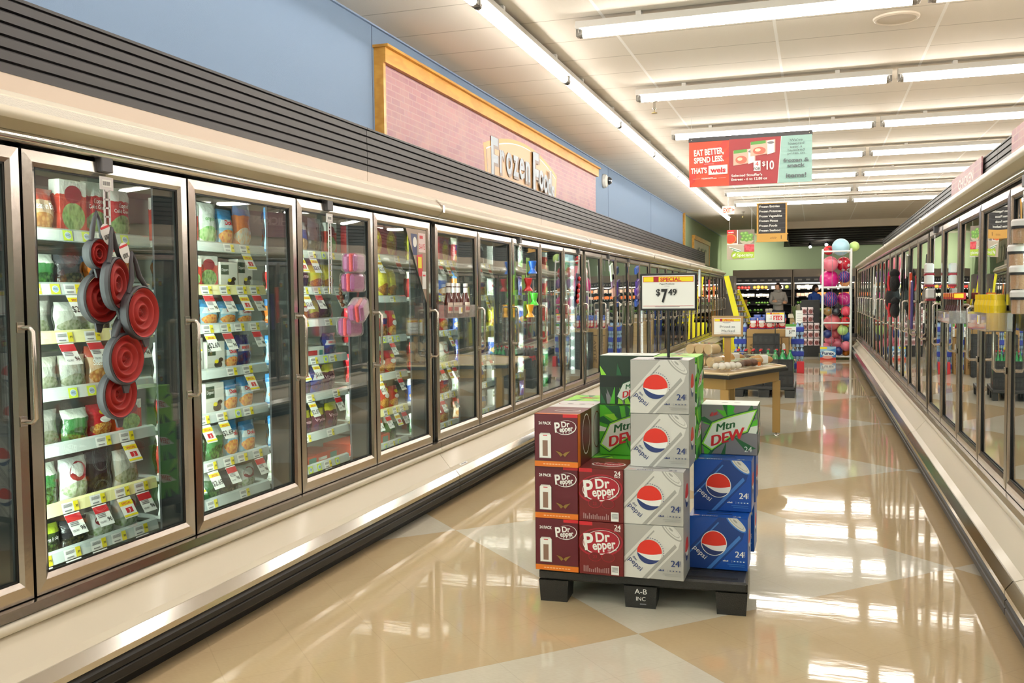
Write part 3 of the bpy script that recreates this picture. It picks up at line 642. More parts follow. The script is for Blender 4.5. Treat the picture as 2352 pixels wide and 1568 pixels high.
reg('clear', bag(.17, .14, .06, prod_mat('p_clear', '#b5b6ac', '#cfcfc8', '#6d7a4a', '#a3a58f'), 3), .17, .06, 'clear frosty vegetable bag')
reg('white', bag(.17, .12, .08, prod_mat('p_white', '#dfdfda', '#d5d9d6', '#7d9a58', '#c2c7b1'), 4, [('#', .5, .7, .22, RED, 0), ('Cut', .5, .66, .08, W_, .01)] and [('#', .5, .7, .2, flat('p_dkred', '#8f2530'), 0)]), .17, .08, 'white vegetable bag with dark red oval')
reg('collard', bag(.14, .17, .06, prod_mat('p_coll', '#c22f2f', '#e5e5e0', '#3f6a30', '#8fb070'), 5, [('Chopped', .55, .62, .10, W_, .01), ('Collard Greens', .5, .52, .085, W_, .01)]), .14, .06, 'red Chopped Collard Greens bag')
reg('greenb', bag(.15, .15, .06, prod_mat('p_green', '#3d7a45', '#d7ddd2', '#5d9a3f', '#244d26'), 6), .15, .06, 'green vegetable bag')
reg('dole', bag(.13, .18, .06, prod_mat('p_dole', '#9cc6dc', '#2f7fb8', '#d0483c', '#f0b05a', lab='#dfe9ec'), 7, [('Dole', .5, .60, .17, RED, .03)]), .13, .06, 'light blue fruit bag')
reg('orgn', bag(.15, .18, .06, prod_mat('p_org', '#dfe3da', '#e9e9e4', '#58a83c', '#b9d69a'), 8, [('organic', .5, .6, .11, GREENINK, .01)]), .15, .06, 'white organic bag with green leaves')
reg('birds', bag(.13, .15, .05, prod_mat('p_birds', '#2f3f8f', '#3a2a6a', '#7a2f4a', '#2b2f6f', lab='#dfdfe8'), 9, [('BIRDS EYE', .5, .59, .10, RED, .02)]), .13, .05, 'dark blue berry bag')
reg('wyman', bag(.14, .18, .05, prod_mat('p_wym', '#5d2740', '#d6cf3a', '#6a2a4a', '#3a2450'), 10, [("Wyman's", .5, .5, .17, flat('p_pink', '#e4b9c4'), .01)]), .14, .05, "purple Wyman's berry bag with yellow top")
reg('fries', bag(.15, .19, .07, prod_mat('p_fry', '#b81f26', '#c5303a', '#e8c05a', '#b06a2a', fs=16.), 11, [('#', .5, .78, .12, YEL, 0), ('#', .5, .56, .15, W_, 0)]), .15, .07, 'red fries bag')
reg('fryy', bag(.14, .19, .07, prod_mat('p_fryy', '#c9bf3c', '#b9a827', '#c98a3a', '#8a5a2a', fs=16.), 12), .14, .07, 'yellow potato bag')
reg('tater', bag(.16, .17, .08, prod_mat('p_tat', '#a82a2a', '#d8d0c0', '#caa05a', '#74401f', lab='#3a2a66'), 13), .16, .08, 'red potato bag with purple band')
reg('dark', bag(.16, .15, .07, prod_mat('p_dark', '#332f33', '#4b4a50', '#5a5130', '#2a2a20'), 14), .16, .07, 'dark grey bag')
reg('dip', carton(.14, .13, .05, mat('p_dip', '#dedbd2', .35), [('-', .03, .55, .45, flat('p_olive', '#3c4a35'), .35), ('Dippers', .26, .68, .09, W_, .01), ('#', .6, .25, .14, flat('p_choc', '#3a2a1c'), 0), ('#', .75, .4, .08, flat('p_choc', '#3a2a1c'), 0), ('#', .5, .35, .07, YEL, 0), ('-', 0, 0, 1, GREENINK, .05)]), .14, .05, 'white Dippers box')
reg('rbox', carton(.15, .15, .05, prod_mat('p_rbox', '#c0402f', '#dcdad2', '#4f6d35', '#90ab68', pic=(.5, .35, .42, .25)), [('#', .5, .75, .2, flat('p_dkred', '#8f2530'), 0)]), .15, .05, 'red and white vegetable box')
reg('ybox', carton(.20, .19, .05, prod_mat('p_ybox', '#b03030', '#8f2a30', '#e6c84a', '#c9862f', pic=(.62, .45, .33, .4)), [('#', .62, .62, .1, YEL, 0)]), .20, .05, 'red snack box with yellow picture')
reg('obox', carton(.22, .05, .18, mat('p_obox', '#cf4a30', .35), [('-', .6, .2, .3, flat('p_teal', '#4d8f86'), .6), ('-', .05, .3, .4, W_, .3)]), .22, .18, 'flat red box')
reg('wbox', carton(.16, .06, .14, mat('p_wbox', '#d8dad4', .35), [('-', .1, .3, .5, RED, .4), ('-', .7, .2, .2, flat('p_teal', '#4d8f86'), .5)]), .16, .14, 'flat white box')
reg('bbag', bag(.17, .13, .08, prod_mat('p_bbag', '#3f5fb0', '#dfe3ea', '#d8b48a', '#b98a5a'), 15), .17, .08, 'blue and white bag')
reg('obag', bag(.14, .16, .06, prod_mat('p_obag', '#d77a2a', '#3f78b0', '#e8a03a', '#d8d8c8'), 16), .14, .06, 'orange and blue bag')
doorname = {-1: 'door before the colanders', 0: 'colander door', 1: 'door after the colanders', 2: 'lunch box door', 3: 'sticker door', 4: 'ketchup door', 5: 'door after the ketchup', 6: 'toy strip door', 7: 'first door past toy strip', 8: 'lamp dot door', 9: 'door past lamp dots', 10: 'second door past lamp dots', 11: 'third door past lamp dots', 12: 'fourth door past lamp dots', 13: 'brush strip door'}
MENU = {-1: [['dark', 'clear'], ['dark', 'white'], ['clear'], ['white', 'clear'], ['greenb'], ['clear'], ['steam', 'dark']],
        0: [['white', 'steamr', 'rbox', 'collard', 'collard'], ['white', 'greenb', 'dark', 'obag', 'obag'], ['steam', 'clear', 'clear', 'white', 'clear'], ['white', 'clear', 'clear', 'steamr', 'clear'], ['steamr', 'clear', 'greenb', 'fries', 'rbox'], ['clear', 'greenb', 'white', 'dark', 'clear'], ['dark', 'steam', 'dark', 'white', 'white']],
        1: [['rbox', 'rbox', 'orgn', 'dole', 'obag'], ['obag', 'rbox', 'rbox', 'dip', 'dip'], ['dark', 'collard', 'dole', 'dole', 'dole'], ['white', 'dip', 'dip', 'dole', 'birds'], ['collard', 'greenb', 'dip', 'dole', 'dole'], ['tater', 'greenb', 'greenb', 'dole', 'dole'], ['white', 'tater', 'greenb', 'dark', 'white']],
        2: [['dole', 'white', 'bbag', 'dark', 'rbox'], ['collard', 'fries', 'wyman', 'fryy', 'fryy'], ['obag', 'collard', 'fries', 'fryy', 'dark'], ['dole', 'wbox', 'wbox', 'birds'], ['dole', 'birds', 'birds', 'birds', 'wyman'], ['dole', 'dole', 'wyman', 'wyman', 'wyman'], ['clear', 'obox', 'obox']],
        3: [['ybox', 'ybox', 'ybox'], ['dark', 'fries', 'fries', 'fryy', 'fryy'], ['fries', 'tater', 'tater', 'tater', 'fries'], ['fries', 'tater', 'fries', 'fries'], ['clear', 'dark', 'fries', 'fries', 'fries'], ['obox', 'obox', 'greenb']],
        4: [['fryy', 'tater', 'fries', 'ybox'], ['tater', 'clear', 'tater', 'bbag'], ['clear', 'white', 'white', 'fries'], ['fries', 'bbag', 'bbag', 'white'], ['bbag', 'clear', 'white', 'tater'], ['greenb', 'obox', 'fries']],
        5: [['tater', 'white', 'obag', 'dark'], ['obag', 'greenb', 'white', 'tater'], ['bbag', 'white', 'white', 'clear'], ['birds', 'bbag', 'birds', 'birds'], ['white', 'clear', 'bbag', 'bbag'], ['steamr', 'white', 'bbag']]}
cnt = 0
first_used = set()
def put(k, X, Y, Z, face, label, rz=0., rx=0., grp=None):
    global cnt
    p, w_, d_, desc = PR[k]
    o = p if k not in first_used else p.copy()
    if k in first_used: COL.objects.link(o)
    first_used.add(k)
    o.location = (X, Y, Z); o.rotation_euler = (rx, 0, face + rz); tag(o, label, 'frozen food', grp or 'frozen packages on the freezer shelves'); cnt += 1; return o
ks = list(PR)
for gi in range(-1, 11):
    y0 = 2.249 + gi * DP_ + (.073 if gi >= 4 else 0) + (.073 if gi >= 9 else 0)
    zs = ZA if gi < 3 else ZB_; menu = MENU.get(gi)
    if menu is None:
        q = random.Random(gi); pal = {6: ['white', 'obag', 'bbag', 'fryy', 'dip'], 7: ['birds', 'bbag', 'orgn', 'white']}.get(gi, ['white', 'rbox', 'collard', 'greenb', 'dip', 'clear', 'ybox'])
        menu = [[q.choice(pal) for _ in range(4 if gi < 9 else 3)] for _ in zs]
        if gi >= 9: menu = [m_ if i % 2 == 0 else [] for i, m_ in enumerate(menu)]
    for si, row in enumerate(menu):
        z = zs[si]; y = y0 + .07; seen = {}
        tot = sum(PR[k][1] for k in row); gap = max(0.004, (DP_ - .11 - tot) / max(1, len(row))); sc = min(1.3, (DP_ - .135 - .006 * len(row)) / tot) if tot else 1; gap = .006
        for k in row:
            w_ = PR[k][1]; d_ = PR[k][2]; hmax = (1.80 if si == 0 else zs[si - 1] - .03) - z; oh = PR[k][0].dimensions.z if PR[k][0].data else .15
            hh = max(v.co.z for v in PR[k][0].data.vertices); seen[k] = seen.get(k, 0) + 1
            lab = '%s%s, shelf %s from top, %s' % (('%s ' % ordn[seen[k] - 1]) if row.count(k) > 1 else '', PR[k][3], ['one', 'two', 'three', 'four', 'five', 'six', 'seven'][si], doorname[gi])
            s_ = hmax * (R_.uniform(.74, .95) if hh > .07 else .4) / hh; s_ = min(s_, 1.35)
            o = put(k, -2.357 - .195 - d_ / 2 - R_.uniform(0, .02), y + w_ * sc / 2, z + .001, math.pi / 2, lab, R_.uniform(-.04, .04))
            o.scale = (sc, 1, s_); y += w_ * sc + gap
for k in ks:
    if k not in first_used: bpy.data.objects.remove(PR[k][0])
def wipe(o):
    for c_ in list(o.children_recursive): bpy.data.objects.remove(c_)
    bpy.data.objects.remove(o)
for p in NEAR_SH + FAR_SH:
    if p.name not in used: wipe(p)
# ================================================================== SODA CARTONS ON THE PALLET
CW, CD, CH = .250, .192, .229
CARD = mat('carton_silver', '#b2afaa', .38, bump=.05, bscale=400); CANS = flat('can_silver', '#d6d3cd'); CANS2 = flat('can_silver_dark', '#a3a09b'); CARDT = mat('carton_silver_top', '#c9c8c8', .3)
BLU = mat('carton_blue', '#0d4ba6', .32); BLU2 = flat('can_blue_dark', '#103a80'); BLU3 = flat('can_blue_light', '#3f78c4')
MAR = mat('carton_maroon', '#5f1726', .38); MAR2 = mat('carton_brick', '#701c1e', .38); DPR = flat('dp_red', '#a3182c'); GLOBER = flat('globe_red', '#d92c1d'); GLOBEB = flat('globe_blue', '#23366f'); ORB = flat('carton_orange', '#e2761c'); GOLDI = flat('dull_gold', '#8a6a2e')
GRN = mat('carton_green', '#4fae2b', .36); DGRN = flat('shard_dark_green', '#1d5c33'); LGRN = flat('shard_lime', '#8fd43a'); XGRN = mat('carton_dark_green', '#16301c', .36); SHG = flat('shard_grey', '#77757a'); SHW = flat('shard_white', '#dfe5dc')
def rot2(pts, c, a, o=(0, 0)): return [(o[0] + c * (x * math.cos(a) - y * math.sin(a)), o[1] + c * (x * math.sin(a) + y * math.cos(a))) for x, y in pts]
def globe(A, cx, cy_, r, tilt=0., ring=None):
    if ring: A.ell(cx, cy_, r * 1.06, r * 1.06, ring, n=40)
    A.ell(cx, cy_, r, r, WHITE, n=40)
    def wave(y0, amp, ph): return lambda x: y0 + amp * math.sin((x + ph) * 2.6)
    top = lambda x: .02 + .13 * x * x - .13 * math.sin(x * 2.1) * (x < 0) - .02; 
    up = []; n = 24
    a0 = math.radians(-4); a1 = math.radians(184)
    arc = [(r * math.cos(a0 + (a1 - a0) * i / n), r * math.sin(a0 + (a1 - a0) * i / n)) for i in range(n + 1)]
    low = [(-r * math.cos(math.radians(4)) + 2 * r * math.cos(math.radians(4)) * i / 12, -r * .07 - r * .15 * math.sin(math.pi * i / 12)) for i in range(1, 12)]
    A.poly([(cx + x, cy_ + y) for x, y in arc + low], GLOBER)
    b0 = math.radians(184); b1 = math.radians(322)
    arc = [(r * math.cos(b0 + (b1 - b0) * i / n), r * math.sin(b0 + (b1 - b0) * i / n)) for i in range(n + 1)]
    s_, e_ = arc[-1], arc[0]
    curve = [(s_[0] + (e_[0] - s_[0]) * i / 12, s_[1] + (e_[1] - s_[1]) * i / 12 - r * .24 * math.sin(math.pi * i / 12)) for i in range(1, 12)]
    A.poly([(cx + x, cy_ + y) for x, y in arc + curve], GLOBEB)
def pepsi_art(A, diet):
    W, Hh = A.W, A.H; k = W / .25; c1, c2 = (CANS, CANS2) if diet else (BLU2, BLU3)
    ang = math.radians(48); ink = GLOBEB if diet else WHITE
    def can(x, y): c, s = math.cos(ang), math.sin(ang); return (W * .40 + k * (x * c - y * s), Hh * .42 + k * (x * s + y * c))
    A.poly([can(-.22, -.068), (can(.115, -.068)), can(.150, -.05), can(.150, .05), can(.115, .068), can(-.22, .068)], c1)
    A.poly([can(-.22, -.060), can(.115, -.060), can(.12, -.046), can(-.22, -.046)], c2); A.poly([can(-.22, .05), can(.10, .05), can(.10, .056), can(-.22, .056)], c2)
    A.ell(*can(.150, 0), .020 * k, .056 * k, c2, rot=ang, n=28); A.ell(*can(.152, 0), .0165 * k, .051 * k, CANS, rot=ang, n=28); A.ell(*can(.153, 0), .012 * k, .040 * k, CANS2, rot=ang, n=24); A.ell(*can(.154, .0), .0105 * k, .037 * k, CANS, rot=ang, n=24)
    A.ell(*can(.154, .008), .004 * k, .012 * k, CANS2, rot=ang, n=12)
    globe(A, W * .43, Hh * .50, .052 * k, ring=None if diet else WHITE)
    if diet: A.text('diet', W * .14, Hh * .385, .011 * k, ink, .0, rot=-.75)
    A.text('pepsi', W * (.07 if not diet else .07), Hh * .335 if diet else Hh * .38, .022 * k, ink, .003, rot=-.75, sx=1.15)
    [A.text('24', W * .79 + dx, Hh * .26, .027 * k, ink, .0) for dx in (0, .0008, .0016)]; A.text('CANS', W * .955, Hh * .27, .0065 * k, ink, .0, rot=math.pi / 2)
    A.text('Soft', W * .58, Hh * .165, .011 * k, ink, .01) if 0 else [A.rect(W * .585 + j * .006, Hh * .165, W * .585 + j * .006 + .004, Hh * (.185 + .01 * (j % 2)), ink) for j in range(4)]
    A.rect(W * .735, Hh * .155, W * .737, Hh * .20, ink)
    for j in range(4): A.rect(W * (.76 + j * .052), Hh * .165, W * (.80 + j * .052), Hh * .195, CANS2 if diet else BLU3); A.rect(W * (.77 + j * .052), Hh * .172, W * (.79 + j * .052), Hh * .186, ink)
    for j in range(2): A.rect(W * (.66 + .03 * j), Hh * (.115 - .035 * j), W * .95, Hh * (.128 - .035 * j), CANS2 if diet else BLU3)
    if diet:
        for j in range(12):
            a = math.radians(95 - j * 9.5); A.ell(W * .43 + .0605 * k * math.cos(a), Hh * .50 + .0605 * k * math.sin(a), .0018 * k, .0026 * k, ink, rot=a, n=6)
def dp_logo(A, cx, cy_, s, oval):
    if oval:
        A.ell(cx - s * .05, cy_, s * 1.16, s * .74, DPR, rot=.10, n=36); A.ell(cx - s * .05, cy_ + s * .02, s * 1.09, s * .66, MAR2, rot=.10, n=36)
        A.ell(cx, cy_, s * .95, s * .62, WHITE, rot=.13, n=36); A.ell(cx, cy_ + s * .02, s * .92, s * .58, DPR, rot=.13, n=36)
    else:
        A.ell(cx + s * .1, cy_, s * .95, s * .62, WHITE, rot=.13, n=36); A.ell(cx + s * .07, cy_ + s * .02, s * .91, s * .58, MAR, rot=.13, n=36)
    A.text('P', cx - s * .84, cy_ - s * .42, s * .86, WHITE, .028, rot=.10, sx=.85); A.text('Dr', cx - s * .26, cy_ + s * .02, s * .50, WHITE, .028, rot=.10, sx=.95); A.text('epper', cx - s * .42, cy_ - s * .40, s * .46, WHITE, .028, rot=.14, sx=.80)
    A.text('EST.1885', cx + s * .35, cy_ - s * .42, s * .09, WHITE, .0, rot=.12)
def dp_art(A):
    W, Hh = A.W, A.H
    A.rect(0, Hh * .93, W * .30, Hh, RED); [A.text('24', W * .94 - dx, Hh * .885, .020, WHITE, .0, align='r') for dx in (0, .0008, .0016)]; A.text('PACK', W * .94, Hh * .845, .0075, WHITE, .02, align='r')
    dp_logo(A, W * .50, Hh * .62, W * .44, True)
    for cx, t in ((.36, '23'), (.66, '')): A.ell(W * cx, Hh * .345, .028, .02, DPR, n=24); A.ell(W * cx, Hh * .345, .026, .018, MAR2, n=24)
    A.text('23', W * .36, Hh * .32, .013, DPR, .01, align='c')
    for j in range(14): A.rect(W * (.10 + j * .043), Hh * .05, W * (.125 + j * .043), Hh * (.10 + .07 * R_.random()), flat('dp_fine_print', '#a77c7c'))
    A.rect(W * .73, Hh * .03, W * .90, Hh * .20, WHITE)
    for j in range(9): A.rect(W * .75, Hh * (.075 + j * .012), W * .88, Hh * (.075 + j * .012 + (.004 + .003 * (j % 2))), GREY)
def ww_art(A):
    W, Hh = A.W, A.H
    A.rect(0, 0, W, Hh * .10, ORB); A.rect(0, Hh * .10, W, Hh * .108, GOLDI)
    for j in range(9): A.rect(W * (.2 + j * .07), Hh * .04, W * (.25 + j * .07), Hh * .058, flat('pale_orange', '#f2bd8d'))
    A.rect(W * .66, Hh * .94, W, Hh, RED); A.text('24 PACK', W * .10, Hh * .80, .0125, WHITE, .03, w=W * .29); dp_logo(A, W * .70, Hh * .75, W * .26, False)
    A.rect(W * .11, Hh * .16, W * .39, Hh * .60, CANS2); A.rect(W * .12, Hh * .17, W * .38, Hh * .61, WHITE); A.poly([(W * .12, Hh * .61), (W * .38, Hh * .61), (W * .35, Hh * .64), (W * .15, Hh * .64)], CANS)
    A.rect(W * .20, Hh * .585, W * .30, Hh * .60, RED); A.poly([(W * .19, Hh * .2), (W * .31, Hh * .2), (W * .31, Hh * .5), (W * .19, Hh * .5)], flat('plain_brown_print', '#8a6a5a'))
    for sg in (-1, 1): A.poly([(W * .66, Hh * .24), (W * (.66 + sg * .05), Hh * .28), (W * (.66 + sg * .17), Hh * .31), (W * (.66 + sg * .10), Hh * .25), (W * (.66 + sg * .05), Hh * .20)], GOLDI)
def shards(A, cols, seed, n=16):
    q = random.Random(seed); W, Hh = A.W, A.H
    for j in range(n):
        a = q.uniform(0, 6.28); r0, r1 = q.uniform(.02, .07), q.uniform(.10, .2); c = (W * .5, Hh * .45); da = q.uniform(.12, .34)
        A.poly([(c[0] + r0 * math.cos(a), c[1] + r0 * math.sin(a)), (c[0] + r1 * math.cos(a + da), c[1] + r1 * math.sin(a + da)), (c[0] + r1 * .8 * math.cos(a - da * .4), c[1] + r1 * .8 * math.sin(a - da * .4))], cols[j % len(cols)])
def dew_art(A, kind):
    W, Hh = A.W, A.H
    if kind == 'green': shards(A, [DGRN, LGRN, DGRN, GRN, LGRN, DGRN, SHW], 4, 18)
    elif kind == 'diet': shards(A, [GRN, DGRN, GRN, DGRN, flat('bright_green', '#32a82a'), SHW, DGRN, GRN], 9, 18)
    else:
        A.rect(0, 0, W, Hh, XGRN)
        q = random.Random(5)
        for j in range(12): x = q.uniform(0, W); y = q.choice((.02, .6)) * Hh; A.poly([(x, y), (x + .025, y), (x - .004 + q.uniform(-.01, .03), y + q.uniform(.04, .09))], q.choice((LGRN, SHG, GRN, DGRN)))
        A.rect(0, Hh * .36, W, Hh * .58, flat('near_black_green', '#0c1a10'))
    s = 1. if kind != 'dark' else .6; ox, oy = (0, 0) if kind != 'dark' else (.03, -.035)
    P = lambda pts: [(W * .5 + ox + (x - .125) * s, Hh * .5 + oy + (y - .1145) * s) for x, y in pts]
    A.poly(P([(-.004, .046), (.045, .15), (.10, .172), (.15, .190), (.254, .218), (.21, .105), (.13, .075), (.045, .012)]), DGRN); A.poly(P([(.002, .048), (.048, .145), (.10, .167), (.15, .184), (.248, .212), (.206, .109), (.128, .080), (.046, .018)]), LGRN if kind != 'dark' else SHW); A.poly(P([(.010, .050), (.051, .140), (.10, .161), (.15, .178), (.240, .204), (.202, .114), (.127, .086), (.048, .025)]), SHW)
    x, y = P([(.066, .104)])[0]; [A.text('Mtn', x + dx * s, y, .036 * s, DGRN, .0, shear=.35, rot=.28, sx=1.15) for dx in (0, .0012, .0024, .0036)]
    x, y = P([(.043, .038)])[0]; [A.text('DEW', x + dx * s, y, .047 * s, RED, .0, shear=.35, rot=.30, w=.165 * s) for dx in (0, .002, .004, .006)]
    if kind == 'diet': A.text('diet', W * .16, Hh * .76, .018, RED, .02, shear=.3, rot=.3); A.text('24', W * .77, Hh * .07, .026, SHW, .0)
def carton24(name, wide, base, front, top, side, lab, loc, cat='soda carton', group=None):
    w_, d_ = (CW, CD) if wide else (CD, CW); b = MB(); b.box(-w_ / 2, 0, 0, w_ / 2, d_, CH - .0015, base, .002)
    A = Art(b, (-w_ / 2, 0, 0), (1, 0, 0), (0, 0, 1), w_, CH - .0015, .00014); front(A)
    A = Art(b, (-w_ / 2, 0, CH - .0015), (1, 0, 0), (0, 1, 0), w_, d_, .00012); top(A)
    for sx in (1, -1):
        A = Art(b, (w_ / 2, 0, 0) if sx > 0 else (-w_ / 2, d_, 0), (0, sx, 0), (0, 0, 1), d_, CH - .0015, .00014); side(A)
    o = b.build(name, loc=loc); return tag(o, lab, cat, group)
def hole(A, y=.5, m=BLACK):
    for sx in (-1, 1): A.ell(A.W * .5 + sx * .028, A.H * y, .016, .008, m, n=14)
def top_pepsi(diet):
    def f(A):
        A.rect(0, 0, A.W, A.H, CARDT if diet else BLU); A.rect(.07, A.H * .30, .18, A.H * .35, BLACK); A.rect(.075, A.H * .48, .17, A.H * .52, BLACK)
        A.ell(.03, .022, .016, .009, GLOBER, n=16); A.ell(.03, .019, .015, .005, WHITE, n=16); A.text('pepsi', .055, .015, .016, GLOBEB if diet else WHITE, .01, sx=1.5); A.text('24', .185, .016, .018, GLOBEB if diet else WHITE, .01, sx=1.5)
    return f
def side_pepsi(diet):
    def f(A): A.rect(0, 0, A.W, A.H, CARD if diet else BLU); globe(A, A.W * .5, A.H * .5, .05)
    return f
def top_dp(A): A.rect(0, 0, A.W, A.H, MAR2); A.ell(A.W * .55, A.H * .45, .075, .05, WHITE, n=28); A.ell(A.W * .55, A.H * .46, .068, .044, DPR, n=28); A.text('Dr Pepper', A.W * .55, A.H * .42, .02, WHITE, .02, align='c', w=.11); hole(A, .6)
def top_ww(A): A.rect(0, 0, A.W, A.H, MAR); A.rect(0, 0, A.W, .022, ORB); A.ell(A.W * .6, A.H * .5, .06, .035, WHITE, n=24); A.ell(A.W * .6, A.H * .5, .055, .03, MAR, n=24); hole(A)
def side_dp(A): A.rect(0, 0, A.W, A.H, MAR2); A.ell(A.W * .5, A.H * .5, .08, .05, WHITE, n=28); A.ell(A.W * .5, A.H * .5, .075, .046, DPR, n=28)
def side_ww(A): A.rect(0, 0, A.W, A.H, MAR); A.rect(0, 0, A.W * .18, A.H, ORB); A.text('SUICIDE', 0, 0, .01, ORB) if 0 else None; A.ell(A.W * .6, A.H * .55, .07, .09, WHITE, n=28); A.ell(A.W * .6, A.H * .55, .065, .084, MAR, n=28)
def top_dew(c):
    def f(A): A.rect(0, 0, A.W, A.H, c); shards(A, [GRN, LGRN, DGRN], 3, 8) if c != SHW else None; A.ell(A.W * .5, A.H * .5, .05, .018, RED, n=16) if c != SHW else None; hole(A)
    return f
def side_dew(c):
    def f(A): A.rect(0, 0, A.W, A.H, c); shards(A, [GRN, LGRN, DGRN, XGRN], 6, 12); A.poly([(A.W * .1, A.H * .4), (A.W * .4, A.H * .62), (A.W * .9, A.H * .72), (A.W * .6, A.H * .42)], SHW); A.text('DEW', A.W * .5, A.H * .48, .03, RED, .03, shear=.3, rot=.25, align='c')
    return f
def white_side(A): A.rect(0, 0, A.W, A.H, flat('carton_pale', '#d9d6d4')); A.ell(A.W * .5, A.H * .5, .07, .085, DPR, n=28); A.ell(A.W * .5, A.H * .5, .066, .08, flat('carton_pale', '#d9d6d4'), n=28)
def white_top(A): A.rect(0, 0, A.W, A.H, flat('carton_pale', '#d9d6d4')); A.ell(A.W * .5, A.H * .5, .085, .035, DPR, n=28); A.ell(A.W * .5, A.H * .5, .08, .031, flat('carton_pale', '#d9d6d4'), n=28); hole(A)
ZP = .142
lay = lambda k: ZP + k * CH + .0005
pd = lambda A: pepsi_art(A, True); pb = lambda A: pepsi_art(A, False)
cw = -1.06
for k, l in enumerate(('maroon soda carton with orange band, lowest of its stack', 'maroon soda carton with orange band, middle of its stack', 'maroon soda carton with orange band, top of its stack')):
    carton24('soda_carton', False, MAR, ww_art, top_ww, side_ww, l, (cw + .006 * (k == 2) , 3.772 - .02 * (k == 2), lay(k)), group='maroon cartons with orange bands')
for k, l in enumerate(('brick-red Dr Pepper carton with big oval logo, on the pallet deck', 'brick-red Dr Pepper carton with big oval logo, upper of two')):
    carton24('soda_carton', False, MAR2, dp_art, top_dp, side_dp, l, (-.862, 3.765, lay(k)))
for k, l in enumerate(('silver diet Pepsi carton standing on the pallet deck', 'silver diet Pepsi carton, second from the pallet deck')):
    carton24('soda_carton', True, CARD, pd, top_pepsi(True), side_pepsi(True), l, (-.640, 3.775, lay(k)))
for k, l in ((2, 'silver diet Pepsi carton just below the topmost silver one'), (3, 'topmost silver diet Pepsi carton, carrying the $7.49 sign')):
    carton24('soda_carton', True, CARD, pd, top_pepsi(True), side_pepsi(True), l, (-.628, 3.862, lay(k)))
carton24('soda_carton', True, BLU, pb, top_pepsi(False), side_pepsi(False), 'blue Pepsi carton on the deck, lower of the front blue pair', (-.397, 3.99, lay(0)))
carton24('soda_carton', True, BLU, pb, top_pepsi(False), side_pepsi(False), 'blue Pepsi carton right under the diet Mtn Dew carton', (-.390, 4.11, lay(1)))
carton24('soda_carton', True, SHG, lambda A: dew_art(A, 'diet'), top_dew(SHW), side_dew(SHG), 'grey and green diet Mtn Dew carton on top of the blue cartons', (-.373, 4.25, lay(2)))
carton24('soda_carton', True, BLU, pb, top_pepsi(False), side_pepsi(False), 'blue Pepsi carton standing behind the lower blue pair', (-.39, 4.31, lay(0)))
carton24('soda_carton', True, BLU, pb, top_pepsi(False), side_pepsi(False), 'blue Pepsi carton behind, in the second layer on the aisle side', (-.385, 4.32, lay(1)))
gf = lambda A: dew_art(A, 'green')
carton24('soda_carton', False, GRN, gf, top_dew(GRN), side_dew(GRN), 'green Mtn Dew carton on the deck behind the silver column', (-.661, 3.99, lay(0)))
carton24('soda_carton', False, BLU, side_pepsi(False), top_pepsi(False), side_pepsi(False), 'blue Pepsi carton behind the second silver carton', (-.661, 3.99, lay(1)))
carton24('soda_carton', False, GRN, gf, top_dew(GRN), side_dew(GRN), 'green Mtn Dew carton behind the third silver carton', (-.596, 4.07, lay(2)))
carton24('soda_carton', False, GRN, gf, top_dew(LGRN), side_dew(GRN), 'green Mtn Dew carton behind the topmost silver carton', (-.593, 4.07, lay(3)))
carton24('soda_carton', False, GRN, gf, top_dew(GRN), side_dew(GRN), 'green Mtn Dew carton on the deck behind the brick-red stack', (-.867, 4.02, lay(0)))
carton24('soda_carton', False, GRN, gf, top_dew(GRN), side_dew(GRN), 'green Mtn Dew carton whose top shows behind the brick-red stack', (-.867, 4.02, lay(1)))
carton24('soda_carton', True, GRN, gf, top_dew(GRN), side_dew(GRN), 'bright green Mtn Dew carton beside the third silver carton', (-.820, 4.11, lay(2)))
carton24('soda_carton', True, XGRN, lambda A: dew_art(A, 'dark'), top_dew(SHW), side_dew(XGRN), 'dark green Mtn Dew carton with a pale top, highest on its side', (-.822, 4.13, lay(3)))
PALE = flat('carton_pale', '#d9d6d4')
carton24('soda_carton', False, PALE, white_side, white_top, white_side, 'pale white-topped soda carton behind the top maroon carton', (cw + .0, 4.006, lay(2)))
carton24('soda_carton', False, GRN, gf, top_dew(LGRN), side_dew(LGRN), 'light green soda carton hindmost of the top maroon row', (-1.06, 4.26, lay(2)))
for k in (0, 1):
    carton24('soda_carton', False, MAR2, dp_art, top_dp, side_dp, ('brick-red carton behind the lowest maroon carton', 'brick-red carton behind the middle maroon carton')[k], (cw, 4.028, lay(k)))
    carton24('soda_carton', False, GRN, gf, top_dew(GRN), side_dew(GRN), ('green carton at the deck edge, hindmost on the freezer side', 'green carton one up, hindmost on the freezer side')[k], (-1.06, 4.285, lay(k)))
